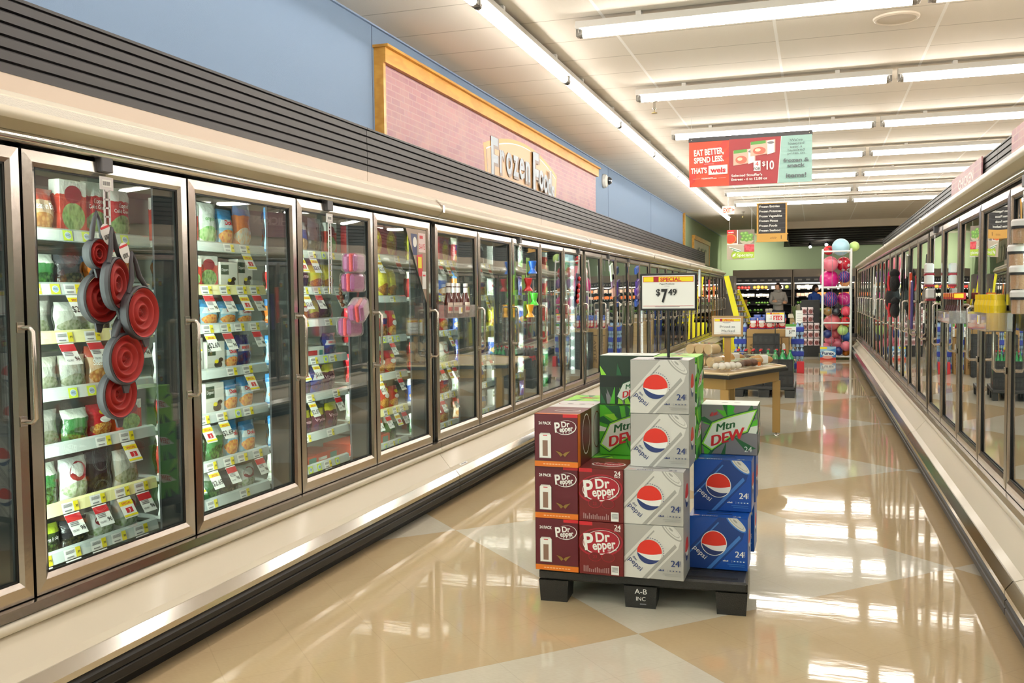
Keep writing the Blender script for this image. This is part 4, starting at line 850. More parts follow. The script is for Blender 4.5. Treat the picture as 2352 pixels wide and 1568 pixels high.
# pallet
PLA = mat('black_pallet_plastic', '#242322', .42, bump=.3, bscale=250)
def pallet(loc, rz, wd, dp, lab, txt=True, hh=.14):
    r = empty('plastic_pallet', loc, rz); b = MB(); b.box(0, 0, hh - .045, wd, dp, hh, PLA, .008)
    for k in range(10):
        y = .04 + k * (dp - .1) / 9; b.box(.04, y, hh - .001, wd - .04, y + .02, hh + .0012, mat('pallet_grip', '#1b1a19', .6))
    b.build('deck', r)
    for xi, x in enumerate((0, wd / 2 - .07, wd - .13)):
        for yi, y in enumerate((0, dp / 2 - .07, dp - .14)):
            b = MB(); x1 = x + (.13 if xi != 1 else .14); z1 = hh - .045
            t_ = .006; b.add([(x + t_, y + t_, 0), (x1 - t_, y + t_, 0), (x1 - t_, y + .14 - t_, 0), (x + t_, y + .14 - t_, 0), (x, y, z1), (x1, y, z1), (x1, y + .14, z1), (x, y + .14, z1)], [(3, 2, 1, 0), (0, 1, 5, 4), (1, 2, 6, 5), (2, 3, 7, 6), (3, 0, 4, 7)], PLA)
            if txt and xi == 1 and yi == 0:
                ang = math.atan2(t_, z1); A = Art(b, (x + .01, t_, 0), (1, 0, 0), Vector((0, -t_, z1)).normalized(), .12, .095, .0006); A.text('A-B', .062, .062, .024, WHITE, .0, align='c', w=.052); A.text('INC', .062, .033, .018, WHITE, .0, align='c', w=.04); A.rect(.058, .016, .085, .021, GREY)
            b.build('foot', r)
    return tag(r, lab, 'pallet')
pallet((-1.145, 3.782, 0), math.radians(3.2), .885, .95, 'black plastic A-B INC pallet under the stacked soda cartons')

# ================================================================== SIGNS
def stand_sign(name, c, w_, h_, frame, base_z, draw, lab, rz=0., fr=.018, plate=True, pole=.006, th=.012):
    r = empty(name, (c[0], c[1], base_z), rz); z0 = c[2] - h_ / 2 - base_z
    b = MB(); b.box(-w_ / 2, -th / 2, z0, w_ / 2, th / 2, z0 + h_, frame, .003); b.build('sign_frame', r)
    b = MB(); b.box(-w_ / 2 + fr, -th / 2 - .001, z0 + fr, w_ / 2 - fr, -th / 2, z0 + h_ - fr, WHITE); A = Art(b, (-w_ / 2 + fr, -th / 2 - .001, z0 + fr), (1, 0, 0), (0, 0, 1), w_ - 2 * fr, h_ - 2 * fr, .0004); draw(A); b.build('price_card', r)
    if pole: b = MB(); b.tube([(0, 0, .003), (0, 0, z0 + .002)], pole, BLACK, 10); b.build('sign_pole', r)
    if plate: b = MB(); b.box(-.055, -.045, 0, .055, .045, .004, BLACK, .001); b.build('base_plate', r)
    return tag(r, lab, 'sign')
def special(A, big=True):
    W, Hh = A.W, A.H; A.rect(W * .02, Hh * .80, W * .98, Hh * .97, RED); A.rect(W * .03, Hh * .815, W * .97, Hh * .955, YEL); A.rect(W * .22, Hh * .80, W * .32, Hh * .96, DPR); A.text('SPECIAL', W * .55, Hh * .825, Hh * .115, RED, .03, align='c', w=W * .40)
    A.rect(W * .02, Hh * .075, W * .98, Hh * .085, RED); A.rect(W * .25, Hh * .045, W * .72, Hh * .058, GREY)
def s749(A):
    W, Hh = A.W, A.H; special(A); A.text('Pepsi Products', W * .48, Hh * .725, Hh * .045, BLACK, .01, align='c', w=W * .28); A.text('24 Count', W * .48, Hh * .665, Hh * .028, GREY, .0, align='c')
    A.text('$', W * .27, Hh * .40, Hh * .20, BLACK, .022, w=W * .08); A.text('7', W * .37, Hh * .20, Hh * .40, BLACK, .035, w=W * .12); [A.text('49', W * .50 + dx, Hh * .40, Hh * .20, BLACK, .0, w=W * .155) for dx in (0, .0007, .0014, .0021)]
stand_sign('price_sign', (-.603, 3.95, 1.345), .242, .160, BLACK, lay(4) + .0008, s749, 'black framed SPECIAL $7.49 sign on a pole on the silver carton', 0.02, .009)
def weis_art(A):
    W, Hh = A.W, A.H; RD = flat('sign_red', '#cf3a30'); RD1 = flat('sign_orange_red', '#d84a2c'); MR = flat('sign_maroon', '#a63036')
    a = W * .335; bx = W * .745
    A.rect(0, 0, a, Hh, RD1)
    q = random.Random(2)
    for k in range(12): x, y = q.uniform(0, a), q.uniform(0, Hh); A.poly([(max(0, x - .06), y), (min(a, x + .05), y + .05), (min(a, x + .07), y + .16), (max(0, x - .02), y + .1)], RD)
    A.poly([(a, 0), (bx - .02, 0), (bx + .02, Hh), (a, Hh)], MR); A.poly([(bx - .024, 0), (W, 0), (W, Hh), (bx + .016, Hh)], TEALINK); A.poly([(bx - .026, 0), (bx - .020, 0), (bx + .020, Hh), (bx + .014, Hh)], WHITE)
    A.text('EAT BETTER,', a * .13, Hh * .68, Hh * .135, WHITE, .04, rot=.05, w=a * .74); A.text('SPEND LESS.', a * .13, Hh * .52, Hh * .125, WHITE, .04, rot=.04, w=a * .74); A.rect(a * .38, Hh * .49, a * .62, Hh * .494, WHITE)
    A.text("THAT'S", a * .05, Hh * .30, Hh * .12, WHITE, .04, w=a * .40); A.poly([(a * .49, Hh * .25), (a * .96, Hh * .26), (a * .96, Hh * .46), (a * .49, Hh * .45)], WHITE); A.text('weis', a * .725, Hh * .30, Hh * .11, RED, .04, align='c', w=a * .38); A.text('WEISMARKETS.com', a * .5, Hh * .16, Hh * .035, WHITE, .02, align='c', w=a * .38)
    A.rect(a * .1, Hh * .175, a * .28, Hh * .178, WHITE); A.rect(a * .72, Hh * .175, a * .92, Hh * .178, WHITE)
    for (x, y, w_, h_) in ((.37, .42, .18, .36), (.51, .60, .20, .34)):
        x *= W; y *= Hh; w_ *= W; h_ *= Hh; A.poly([(x, y), (x + w_, y + .03), (x + w_, y + h_), (x, y + h_ - .02)], flat('meal_box_pale', '#e2b8a4')); A.poly([(x + .004, y + h_ * .72), (x + w_ * .62, y + h_ * .78), (x + w_ * .62, y + h_ * .97), (x + .004, y + h_ * .92)], GREENINK)
        A.poly([(x + w_ * .68, y + .01), (x + w_ * .96, y + .03), (x + w_ * .96, y + h_ * .96), (x + w_ * .68, y + h_ * .92)], WHITE); A.ell(x + w_ * .82, y + h_ * .8, w_ * .14, h_ * .08, GREY, n=16); A.ell(x + w_ * .36, y + h_ * .33, w_ * .26, h_ * .24, flat('meal_red', '#c96a55'), n=18); A.ell(x + w_ * .30, y + h_ * .38, w_ * .12, h_ * .1, flat('meal_cream', '#efd9bb'), n=12)
    A.rect(W * .535, Hh * .28, W * .592, Hh * .50, WHITE); A.text('4', W * .563, Hh * .385, Hh * .10, RED, .0, align='c'); A.text('FOR', W * .563, Hh * .30, Hh * .055, BLACK, .02, align='c'); A.text('$', W * .605, Hh * .38, Hh * .10, WHITE, .015); A.text('10', W * .64, Hh * .30, Hh * .19, WHITE, .022, w=W * .06)
    A.text("Selected Stouffer's", W * .355, Hh * .175, Hh * .055, WHITE, .02, w=W * .25); A.text('Entrees - 6 to 12.88 oz', W * .355, Hh * .09, Hh * .055, WHITE, .02, w=W * .29)
    INK = flat('sign_slate', '#5a6468'); cx = W * .875
    for t, y, h_, w_ in (("We've", .87, .055, .10), ('lowered', .80, .055, .125), ('over a', .73, .055, .095), ('hundred', .66, .055, .13), ('prices on', .59, .055, .135)): A.text(t, cx, Hh * y, Hh * h_, INK, .0, align='c', w=W * w_)
    for t, y, h_, w_ in (('frozen &', .43, .08, .205), ('snack', .32, .08, .14), ('items!', .10, .095, .16)): A.text(t, cx, Hh * y, Hh * h_, INK, .03, align='c', w=W * w_)
def hang_sign(name, x0, x1, Y, z0, z1, th, mt, lab): return empty(name, ((x0 + x1) / 2, Y, z0))
r = empty('hanging_banner', (-.74, 11, 2.603)); r.rotation_euler = (0, -.004, 0); hw = .69
b = MB(); b.box(-hw, -.004, 0, hw, .004, .53, WHITE); A = Art(b, (-hw, -.004, 0), (1, 0, 0), (0, 0, 1), 2 * hw, .53, .0008); weis_art(A); b.build('banner_sheet', r)
b = MB(); b.box(-hw - .005, -.01, .525, hw + .005, .01, .578, flat('banner_rail', '#3f3c40'), .002); [b.sphere((sx * (hw - .03), -.012, .55), .008, CHROME, 8, 6) for sx in (-1, 1)]; b.build('banner_rail', r)
for sx in (-1, 1): b = MB(); b.tube([(sx * (hw - .03), 0, .575), (sx * (hw - .03), 0, .834)], .0025, HOUSE, 5); b.build('hanging_wire', r)
tag(r, 'red and teal weis banner reading EAT BETTER, SPEND LESS, hung from ceiling', 'banner')
def aisle_art(A):
    W, Hh = A.W, A.H
    for k, (t, w_) in enumerate((('Frozen Entrées', .74), ('Frozen Potatoes', .80), ('Frozen Vegetables', .83), ('Frozen Pizzas', .68), ('Frozen Foods', .66), ('Frozen Seafood', .77))): A.text(t, W * .04, Hh * (.88 - k * .163), Hh * .075, WHITE, .03, w=W * w_); A.rect(0, Hh * (.985 - k * .163), W, Hh * (.99 - k * .163), GREY) if k else None
x0, x1 = -.834, -.407; r = empty('aisle_sign', ((x0 + x1) / 2, 14, 2.10)); hw = (x1 - x0) / 2; PINE = mat('pine_board', '#d9a552', .5)
b = MB(); b.box(-hw + .02, -.01, .12, hw - .02, .01, .56, flat('aisle_board', '#2d2a2e')); A = Art(b, (-hw + .02, -.01, .125), (1, 0, 0), (0, 0, 1), 2 * hw - .04, .43, .0008); aisle_art(A); b.build('category_panel', r)
b = MB(); b.box(-hw, -.016, .11, -hw + .022, .016, .565, PINE); b.box(hw - .022, -.016, .11, hw, .016, .565, PINE); b.box(-hw - .012, -.02, .555, hw + .012, .02, .57, PINE); b.box(-hw - .015, -.022, .108, hw + .015, .022, .122, PINE); b.box(-hw - .015, -.022, 0, hw + .015, .022, .014, PINE)
b.box(-hw, -.018, .014, hw, .018, .108, PINE); A = Art(b, (-hw, -.018, .014), (1, 0, 0), (0, 0, 1), 2 * hw, .094, .0008); A.text('aisle', hw * .88, .03, .035, flat('aisle_script', '#8a5f2c'), .0, shear=.4, sx=1.1); A.text('1', hw * 1.60, .025, .055, BLACK, .0); b.build('wooden_frame', r)
for sx in (-1, 1): b = MB(); b.tube([(sx * (hw - .04), 0, .57), (sx * (hw - .04), 0, 1.335)], .003, HOUSE, 5); b.build('hanging_wire', r)
tag(r, 'black aisle 1 sign listing frozen categories in a pine frame', 'sign')
def spec_art(A):
    W, Hh = A.W, A.H; q = random.Random(3)
    A.rect(0, Hh * .55, W * .36, Hh, flat('citrus_brown', '#8d3a22')); A.ell(W * .12, Hh * .70, W * .22, Hh * .17, flat('citrus_peel', '#e0893a')); A.ell(W * .12, Hh * .70, W * .19, Hh * .145, flat('citrus_flesh', '#c8401f')); A.rect(0, Hh * .87, W * .26, Hh, RED); A.text('weis', W * .04, Hh * .90, Hh * .05, WHITE, .03, w=W * .2)
    A.rect(W * .40, Hh * .52, W, Hh, flat('wood_slate', '#776a5e')); A.ell(W * .72, Hh * .64, W * .25, Hh * .13, flat('bowl', '#b3ab93'), a0=180, a1=360)
    for (x, y) in ((.58, .68), (.72, .66), (.86, .68), (.62, .78), (.77, .78), (.70, .87), (.88, .80), (.56, .86)): A.ell(W * x, Hh * y, W * .085, Hh * .065, flat('apple_green', '#5e8f3a')); A.ell(W * (x - .02), Hh * (y + .02), W * .04, Hh * .03, flat('apple_light', '#8db85a'))
    A.rect(0, 0, W * .62, Hh * .50, flat('cutboard', '#b9ab97')); 
    for k in range(5): A.poly([(W * (.08 + k * .05), Hh * (.44 - k * .04)), (W * (.5 + k * .01), Hh * (.32 - k * .035)), (W * (.5 + k * .01), Hh * (.29 - k * .035)), (W * (.08 + k * .05), Hh * (.41 - k * .04))], flat('cuke', '#5f8f6f') if k % 2 else WHITE)
    A.rect(W * .64, Hh * .25, W, Hh * .50, flat('berry', '#b5333a')); [A.ell(W * q.uniform(.68, .96), Hh * q.uniform(.3, .46), W * .06, Hh * .045, flat('berry2', '#d0505a'), n=10) for _ in range(7)]
    A.rect(W * .22, Hh * .04, W, Hh * .25, flat('leaf_lime', '#a3bf35')); A.ell(W * .27, Hh * .15, W * .11, Hh * .13, flat('leaf_lime', '#a3bf35')); A.poly([(W * .2, Hh * .08), (W * .21, Hh * .16), (W * .33, Hh * .22), (W * .31, Hh * .12)], WHITE); A.text('Specialty', W * .38, Hh * .10, Hh * .10, WHITE, .01, w=W * .58)
r = empty('hanging_poster', (-1.675, 22, 2.15)); b = MB(); b.box(-.31, -.006, 0, .31, .006, .69, WHITE); A = Art(b, (-.31, -.006, 0), (1, 0, 0), (0, 0, 1), .62, .69, .001); spec_art(A); b.build('poster_sheet', r)
for sx in (-1, 1): b = MB(); b.tube([(sx * .25, 0, .69), (sx * .25, 0, 1.288)], .003, HOUSE, 5); b.build('hanging_wire', r)
tag(r, 'four-picture fruit and vegetable Specialty poster hanging before the green wall', 'poster')
# brick-print boards on the facing louvers
for (ya, yb_, t1, lab) in ((5.0, 7.35, '', 'pink brick-print board on the facing louvers, cut by the frame'), (8.6, 10.4, 'CHICKEN', 'pink brick-print board reading CHICKEN on the facing louvers')):
    r = empty('department_board', (1.325, yb_, 2.165), math.pi); b = MB(); b.box(0, 0, 0, .012, yb_ - ya, .305, BRICK); A = Art(b, (.012, 0, 0), (0, 1, 0), (0, 0, 1), yb_ - ya, .305, .001)
    A.text('CHICKEN', (yb_ - ya) * .52, .16, .09, flat('board_pale', '#d9b9b4'), .02, align='c', w=.9) if t1 else A.text('POULTRY', 0, 0, 0.001, WHITE) if 0 else None
    A.rect((yb_ - ya) * .3, .15, (yb_ - ya) * .7, .155, flat('board_pale', '#d9b9b4')); b.build('board_panel', r); tag(r, lab, 'sign')
# ================================================================== GOODS HUNG ON THE DOORS
GREYSIL = mat('grey_silicone', '#413f44', .6); REDSIL = mat('red_silicone', '#a3231f', .6)
STRIPW = mat('clip_strip_white', '#d9d3d3', .35)
def clip_strip(X, y, z0, z1, sg, lab, col=None):
    """hook over the door top with a hanging notched strip; sg +1 on the blue wall side"""
    r = empty('clip_strip', (X, y, z1)); b = MB(); b.box(min(-sg * .02, sg * .012), -.028, -.045, max(-sg * .02, sg * .012), .028, .012, GREYM, .003); b.build('door_hook', r)
    b = MB(); b.box(sg * .004 - .001, -.032, -.105, sg * .004 + .001, .032, -.06, STRIPW); x = sg * .004
    for k in range(int((z1 - .10 - z0) / .03)):
        zz = -.105 - k * .03
        for q in (-.012, .012): b.box(x - .001, q - .004, zz - .03, x + .001, q + .004, zz, STRIPW)
        b.box(x - .001, -.012, zz - .006, x + .001, .012, zz, STRIPW)
    b.build('hanging_strip', r)
    b = MB(); b.box(x + sg * .0015 - .0003, -.022, -.095, x + sg * .0015 + .0003, .022, -.07, WHITE); [b.box(x + sg * .002 - .0003, -.018 + k * .005, -.09, x + sg * .002 + .0003, -.0155 + k * .005, -.076, GREYM) for k in range(7)]; b.build('price_card', r)
    return tag(r, lab, 'clip strip')
def colander(c, r_, tilt, roll, lab, handle=1., label_=False):
    r = empty('collapsible_colander', c); M = Matrix.Rotation(tilt, 4, 'Z') @ Matrix.Rotation(roll, 4, 'X') @ Matrix.Rotation(math.pi / 2, 4, 'Y')
    b = MB(); b.M = M; b.lathe([(r_ * .89, .000), (r_ * .90, .010), (r_ * .95, .013), (r_ * 1.0, .008), (r_ * 1.01, -.004), (r_ * .98, -.016), (r_ * .94, -.022), (r_ * .88, -.022), (r_ * .89, 0)], GREYSIL, 40)
    b.build('rim', r)
    b = MB(); b.M = M; pr = []
    for i in range(33):
        t = i / 32; rad = r_ * .91 * (1 - t); pr.append((max(rad, .0005), .006 + .0075 * math.cos(t * 3.0 * 2 * math.pi) - .006 * t))
    b.lathe(pr, REDSIL, 40)
    for k in range(36): a = k * 2.4; rr = r_ * .18 * math.sqrt(k / 36); b.sphere((rr * math.cos(a), rr * math.sin(a), .0125 - .004), .0012, flat('drain_hole', '#5b120f'), 5, 3)
    b.build('folding_bowl', r)
    b = MB(); b.M = Matrix.Rotation(tilt, 4, 'Z') @ Matrix.Rotation(roll, 4, 'X')
    hl = .10 * handle; b.tube([(0, -r_ * .55, r_ * .84), (0, -.022, r_ + .03), (0, -.012, r_ + hl * .8), (0, 0, r_ + hl + .008), (0, .012, r_ + hl * .8), (0, .022, r_ + .03), (0, r_ * .55, r_ * .84)], [.008, .009, .007, .006, .007, .009, .008], GREYSIL, 8)
    b.build('handle', r); b = MB(); b.M = Matrix.Rotation(tilt, 4, 'Z') @ Matrix.Rotation(roll, 4, 'X')
    b.add([(-.003, -.02, -r_ * .97), (-.003, .02, -r_ * .97), (-.003, .01, -r_ - .028), (-.003, -.01, -r_ - .028), (.004, -.02, -r_ * .97), (.004, .02, -r_ * .97), (.004, .01, -r_ - .028), (.004, -.01, -r_ - .028)], [(0, 1, 2, 3), (4, 7, 6, 5), (0, 4, 5, 1), (1, 5, 6, 2), (2, 6, 7, 3), (3, 7, 4, 0)], GREYSIL)
    b.build('grip_tab', r)
    if label_:
        b = MB(); b.M = Matrix.Translation((.012, .02, r_ + .045)) @ Matrix.Rotation(.35, 4, 'X'); pts = [(0, .024 * math.cos(math.radians(a)), -.02 + (.024 if a < 180 else .05) * math.sin(math.radians(a))) for a in range(0, 360, 20)]
        b.add(pts, [tuple(range(len(pts)))], WHITE); b.box(0.0004, -.02, -.012, .0008, .02, -.004, RED); [b.box(.0004, -.012 + k * .005, -.05, .0008, -.0095 + k * .005, -.034, BLACK) for k in range(5)]; b.build('hang_tag', r)
    return tag(r, lab, 'colander', 'red collapsible colanders on the strip')
clip_strip(-2.352, 2.60, 1.60, 1.822, 1, 'white clip strip over the door top holding the red colanders')
for (px, py, X, rp, tl, ro, lab, hd, lt) in ((224, 583, -2.310, 36, .10, .0, 'small red and grey colander, highest and partly behind the others', .8, True),
        (230, 685, -2.335, 60, .05, -.12, 'large red colander furthest out towards the frame edge', .9, False), (268, 652, -2.285, 62, .35, .15, 'red colander seen narrow, hanging between two wide ones', .9, True),
        (324, 718, -2.255, 62, .10, .20, 'red colander swung out over the glass towards the handle', 1.1, False), (303, 770, -2.300, 58, .10, .1, 'red colander mostly hidden under the swung-out one', .6, False),
        (287, 824, -2.275, 60, .05, 0., 'red colander second from the bottom of the strip', .6, False), (272, 905, -2.310, 58, .05, 0., 'lowest red colander with pale specks on its middle', .6, False)):
    c = at(px, py, 'X', X); colander(c, rp / ppm(c), tl, ro, lab, hd, lt)
# lunch boxes
LPK = mat('lunch_pink', '#94457a', .3, coat=.4); LRD = mat('lunch_red_band', '#cf2f33', .4)
def lunchbox(c, rz, rx, lab, rd=LRD):
    r = empty('lunch_box', c); b = MB(); b.M = Matrix.Rotation(rz, 4, 'Z') @ Matrix.Rotation(rx, 4, 'X')
    b.box(-.03, -.062, -.045, .012, .062, .045, LPK, .014); b.box(.022, -.062, -.045, .05, .062, .045, LPK, .013); b.build('box_body', r)
    b = MB(); b.M = Matrix.Rotation(rz, 4, 'Z') @ Matrix.Rotation(rx, 4, 'X'); b.box(.008, -.064, -.047, .026, .064, .047, rd, .006); b.build('lid_band', r)
    b = MB(); b.M = Matrix.Rotation(rz, 4, 'Z') @ Matrix.Rotation(rx, 4, 'X'); b.box(-.034, -.068, -.05, .055, .068, .05, mat_film(), .012); b.build('plastic_wrap', r)
    return tag(r, lab, 'lunch box', 'pink lunch boxes on the strip')
def mat_film():
    if 'wrap_film' in MATS: return MATS['wrap_film']
    m = glassy('wrap_film', (.97, .93, .96, 1), 2.2, .12, .02); nt = m.node_tree
    n = nt.nodes.new('ShaderNodeTexNoise'); n.inputs['Scale'].default_value = 22; n.inputs['Detail'].default_value = 4; bp = nt.nodes.new('ShaderNodeBump'); bp.inputs['Strength'].default_value = 1.; bp.inputs['Distance'].default_value = .03
    nt.links.new(n.outputs['Fac'], bp.inputs['Height'])
    for x in nt.nodes:
        if x.type == 'BSDF_GLOSSY': nt.links.new(bp.outputs[0], x.inputs['Normal'])
    MATS['wrap_film'] = m; return m
clip_strip(-2.352, 4.14, 1.36, 1.822, 1, 'white notched clip strip over the door top holding pink lunch boxes')
lunchbox(at(808, 604, 'X', -2.28), .1, 0, 'topmost wrapped pink lunch box with a red band'); lunchbox(at(806, 649, 'X', -2.29), -.05, 0, 'wrapped pink lunch box, second from the top of the strip')
lunchbox(at(818, 712, 'X', -2.25), .25, .35, 'wrapped pink lunch box hanging tilted, third on the strip'); lunchbox(at(800, 750, 'X', -2.30), -.1, 0, 'lowest pink lunch box, dull and half behind the tilted one')
b = MB(); [b.sphere((0, R_.uniform(-.02, .02), k * .02), .012, mat('brown_twist', '#5b3a22', .6), 6, 4) for k in range(7)]; o = b.build('snack_twist_pack', loc=at(786, 700, 'X', -2.32)); tag(o, 'brown twisted treat pack hanging beside the lunch boxes', 'treat pack')
# generic tray of bottles on a door
def tray(name, c, sg, L, d, h, lab):
    r = empty(name, c); b = MB(); x0, x1 = (0, d) if sg > 0 else (-d, 0); t = .003
    b.box(x0, 0, 0, x1, L, t, ACRYL); xf = x1 - t if sg > 0 else x0; b.box(xf, 0, t, xf + t, L, h, ACRYL); xb = x0 if sg > 0 else x1 - t; b.box(xb, 0, t, xb + t, L, h * 1.1, ACRYL)
    for y in (0, L - t): b.box(x0 + t, y, t, x1 - t, y + t, h, ACRYL)
    xo = x1 + .0005 if sg > 0 else x0 - .0035
    for k in range(int(L / .022)): b.box(xo, .005 + k * .022, t, xo + .002, .009 + k * .022, h - .01, ACRYL)
    b.build('tray_bin', r); b = MB(); xs = x1 + .004 if sg > 0 else x0 - .005; b.box(xs, L * .28, h * .35, xs + .001, L * .28 + .06, h * .85, WHITE); b.box(xs - .0005 if sg < 0 else xs + .0007, L * .28 + .042, h * .45, (xs if sg < 0 else xs + .0015), L * .28 + .058, h * .8, YEL); b.build('price_card', r)
    return tag(r, lab, 'tray')
BROWN = mat('sauce_brown', '#4b1a14', .15, coat=.6); CAPW = mat('cap_white', '#e8e4de', .35)
def bottle(name, c, prof, mts, lab, cat, grp, label_=None, n=20):
    r = empty(name, c); cut = mts[-1][0]; groups = []
    for (nm, m_, a, e) in mts: b = MB(); b.lathe(prof[a:e + 1], m_, n); b.build(nm, r)
    if label_: label_(r)
    return tag(r, lab, cat, grp)
tray('bottle_tray', (-2.342, 5.50, 1.195), 1, .44, .10, .085, 'clear ribbed plastic tray clipped to the door, full of ketchup')
kp = [(.001, 0), (.028, .002), (.030, .02), (.030, .10), (.026, .125), (.016, .16), (.0145, .175), (.0145, .205), (.0145, .206), (.016, .207), (.016, .228), (.001, .229)]
for k, (y, l) in enumerate(((5.575, 'first ketchup bottle in the tray, at the end towards the camera'), (5.675, 'second ketchup bottle in the tray'), (5.745, 'third ketchup bottle in the tray, beside the gap'), (5.885, 'last ketchup bottle in the tray, beyond the gap'))):
    def lb(r): 
        b = MB(); b.lathe([(.0155, .163), (.0152, .20)], WHITE, 20); b.build('neck_label', r); b = MB(); b.add([(.0306 * math.cos(a), .0306 * math.sin(a), z) for z in (.03, .10) for a in [math.radians(q) for q in range(-75, 16, 15)]], [(i, i + 1, i + 8, i + 7) for i in range(6)], flat('ketchup_label', '#e2cfc0')); b.add([(.0309 * math.cos(a), .0309 * math.sin(a), z) for z in (.045, .07) for a in [math.radians(q) for q in range(-65, 6, 14)]], [(i, i + 1, i + 7, i + 6) for i in range(5)], RED); b.build('front_label', r)
    bottle('ketchup_bottle', (-2.292, y, 1.1985), kp, [('bottle_body', BROWN, 0, 8), ('cap', CAPW, 8, 11)], l, 'ketchup', 'ketchup bottles in the door tray', lb)
# toy watering cups strip
clip_strip(-2.352, 7.30, 1.62, 1.822, 1, 'white clip strip over the seventh door holding toy garden cards')
def toy(c, colr, key, lab, up=True):
    r = empty('toy_plunger', c); r.scale = (.78,) * 3; b = MB(); m_ = mat(key, colr, .3, coat=.5)
    b.lathe([(.001, .075), (.042, .075), (.045, .07), (.034, .02), (.024, -.005), (.026, -.02), (.045, -.045), (.05, -.06), (.046, -.062), (.001, -.05)], m_, 18); b.build('toy_body', r)
    b = MB(); b.box(-.052, -.055, -.10, -.050, .055, .11, flat('toy_card_green', '#7fae3c')); b.box(-.0498, -.05, -.08, -.0494, .05, -.05, flat('toy_card_brown', '#5d4423')); b.build('backing_card', r); return tag(r, lab, 'toy', 'coloured toys on the clip strip')
for (px, py, c_, k_, l) in ((1223, 615, '#1f5fc0', 'toy_blue', 'blue toy, highest on the garden toy strip'), (1213, 655, '#c8202a', 'toy_red', 'red toy, second on the garden toy strip'), (1227, 688, '#4fc23a', 'toy_green', 'bright green toy, third on the garden toy strip'), (1217, 715, '#e09a18', 'toy_orange', 'orange toy, lowest on the garden toy strip')): toy(at(px, py, 'X', -2.27), c_, k_, l)
def flatpack(name, c, w_, h_, colr, key, lab, cat, rz=0., rx=0., d=.02, grp=None, extra=None):
    b = MB(); b.M = Matrix.Rotation(rz, 4, 'Z') @ Matrix.Rotation(rx, 4, 'X'); b.box(-d / 2, -w_ / 2, -h_ / 2, d / 2, w_ / 2, h_ / 2, mat(key, colr, .35, coat=.3), min(d * .3, .006))
    if extra: extra(b)
    return tag(b.build(name, loc=c), lab, cat, grp)
clip_strip(-2.352, 9.30, 1.55, 1.822, 1, 'white clip strip with dark carded red picks beside the lamp dots')
for k, py in enumerate((640, 656, 668, 680, 692)):
    def ex(b): b.sphere((.016, .02, 0), .026, mat('pick_red', '#c0262c', .25, coat=.6), 10, 6, (.6, 1, 1))
    flatpack('carded_tool', at(1326 - k, py, 'X', -2.30), .10, .11, '#2a3450', 'card_navy', 'navy card with a red round tool, %s on its strip' % ordn[k], 'kitchen tool', extra=ex, grp='navy carded tools on the strip', d=.008)
clip_strip(-2.352, 10.75, 1.62, 1.822, 1, 'clip strip on the third door past the lamp dots')
for k, (py, c_, l) in enumerate(((625, '#cfe0cf', 'long pale green and white packet on the far clip strip'), (645, '#7a5f7a', 'purple patterned packet under the pale green packet'), (668, '#b88a80', 'pinkish packet at the bottom of the far clip strip'))): flatpack('hanging_packet', at(1405 + k * 2, py, 'X', -2.30 + .0), .13, .20 - .03 * k, c_, 'pk_%d' % k, l, 'packet', rx=.3 if k == 0 else .1)
clip_strip(-2.352, 12.0, 1.70, 1.822, 1, 'clip strip holding the blue and purple plastic scoops')
for k, (py, c_, l) in enumerate(((620, '#1f4fb0', 'blue plastic scoop, highest on the scoop strip'), (650, '#4a2390', 'purple plastic scoop under the topmost blue one'), (668, '#54259c', 'purple plastic scoop in the middle of the scoop strip'), (684, '#2a1c60', 'dark purple plastic scoop, fourth on the scoop strip'), (694, '#2048a8', 'blue plastic scoop lowest on the scoop strip'))): flatpack('plastic_scoop', at(1462 + (k % 2) * 2, py, 'X', -2.24), .16, .085, c_, 'scoop_%d' % k, l, 'scoop', rx=.25, d=.035)
for (px, py, w_, h_, c_, nm, l) in ((1607, 650, .18, .55, '#c9cdd0', 'hanging_packet', 'long pale packet on a far door beside the yellow reflection'), (1629, 668, .14, .5, '#b01f2c', 'oven_mitt', 'long dark red mitt hanging on a far freezer door'), (1640, 668, .16, .26, '#e8743a', 'oven_mitt', 'orange mitt hanging on a far freezer door')):
    c = at(px, py, 'X', -2.26); flatpack(nm, c, w_, h_, c_, nm + c_, l, 'mitt' if nm == 'oven_mitt' else 'packet', d=.03)
# facing side
XRr = .842
tray('bottle_tray', (.843, 4.62, 1.15), -1, .52, .11, .085, 'clear tray on the facing doors filled with yellow mustard bottles')
MUS = mat('mustard_yellow', '#e3c10c', .3, coat=.4)
mp_ = [(.001, 0), (.034, .002), (.036, .03), (.034, .09), (.036, .115), (.030, .14), (.030, .141), (.031, .142), (.031, .165), (.001, .166)]
for k in range(12):
    i, j = k // 2, k % 2
    bottle('mustard_bottle', (.843 - .032 - j * .0 - (0.0), 4.66 + k * .0 + i * .0, 1.1535) if 0 else (.787, 4.665 + k * .0, 1.1535), mp_, [('bottle_body', MUS, 0, 6), ('cap', MUS, 6, 9)], 'yellow mustard bottle, first in the facing tray', 'mustard', 'mustard bottles in the facing tray') if k == 0 else None
for k in range(1, 6): bottle('mustard_bottle', (.787, 4.665 + k * .084, 1.1535), mp_, [('bottle_body', MUS, 0, 6), ('cap', MUS, 6, 9)], 'yellow mustard bottle, %s in the facing tray' % ordn[k], 'mustard', 'mustard bottles in the facing tray')
tray('bottle_tray', (.843, 5.83, 1.15), -1, .52, .11, .075, 'clear tray on the facing doors holding brown syrup bottles')
SYR = mat('syrup_brown', '#3a140c', .12, coat=.8); SCAP = mat('syrup_box_red', '#a81d18', .4); SYE = flat('syrup_yellow', '#e7b61e')
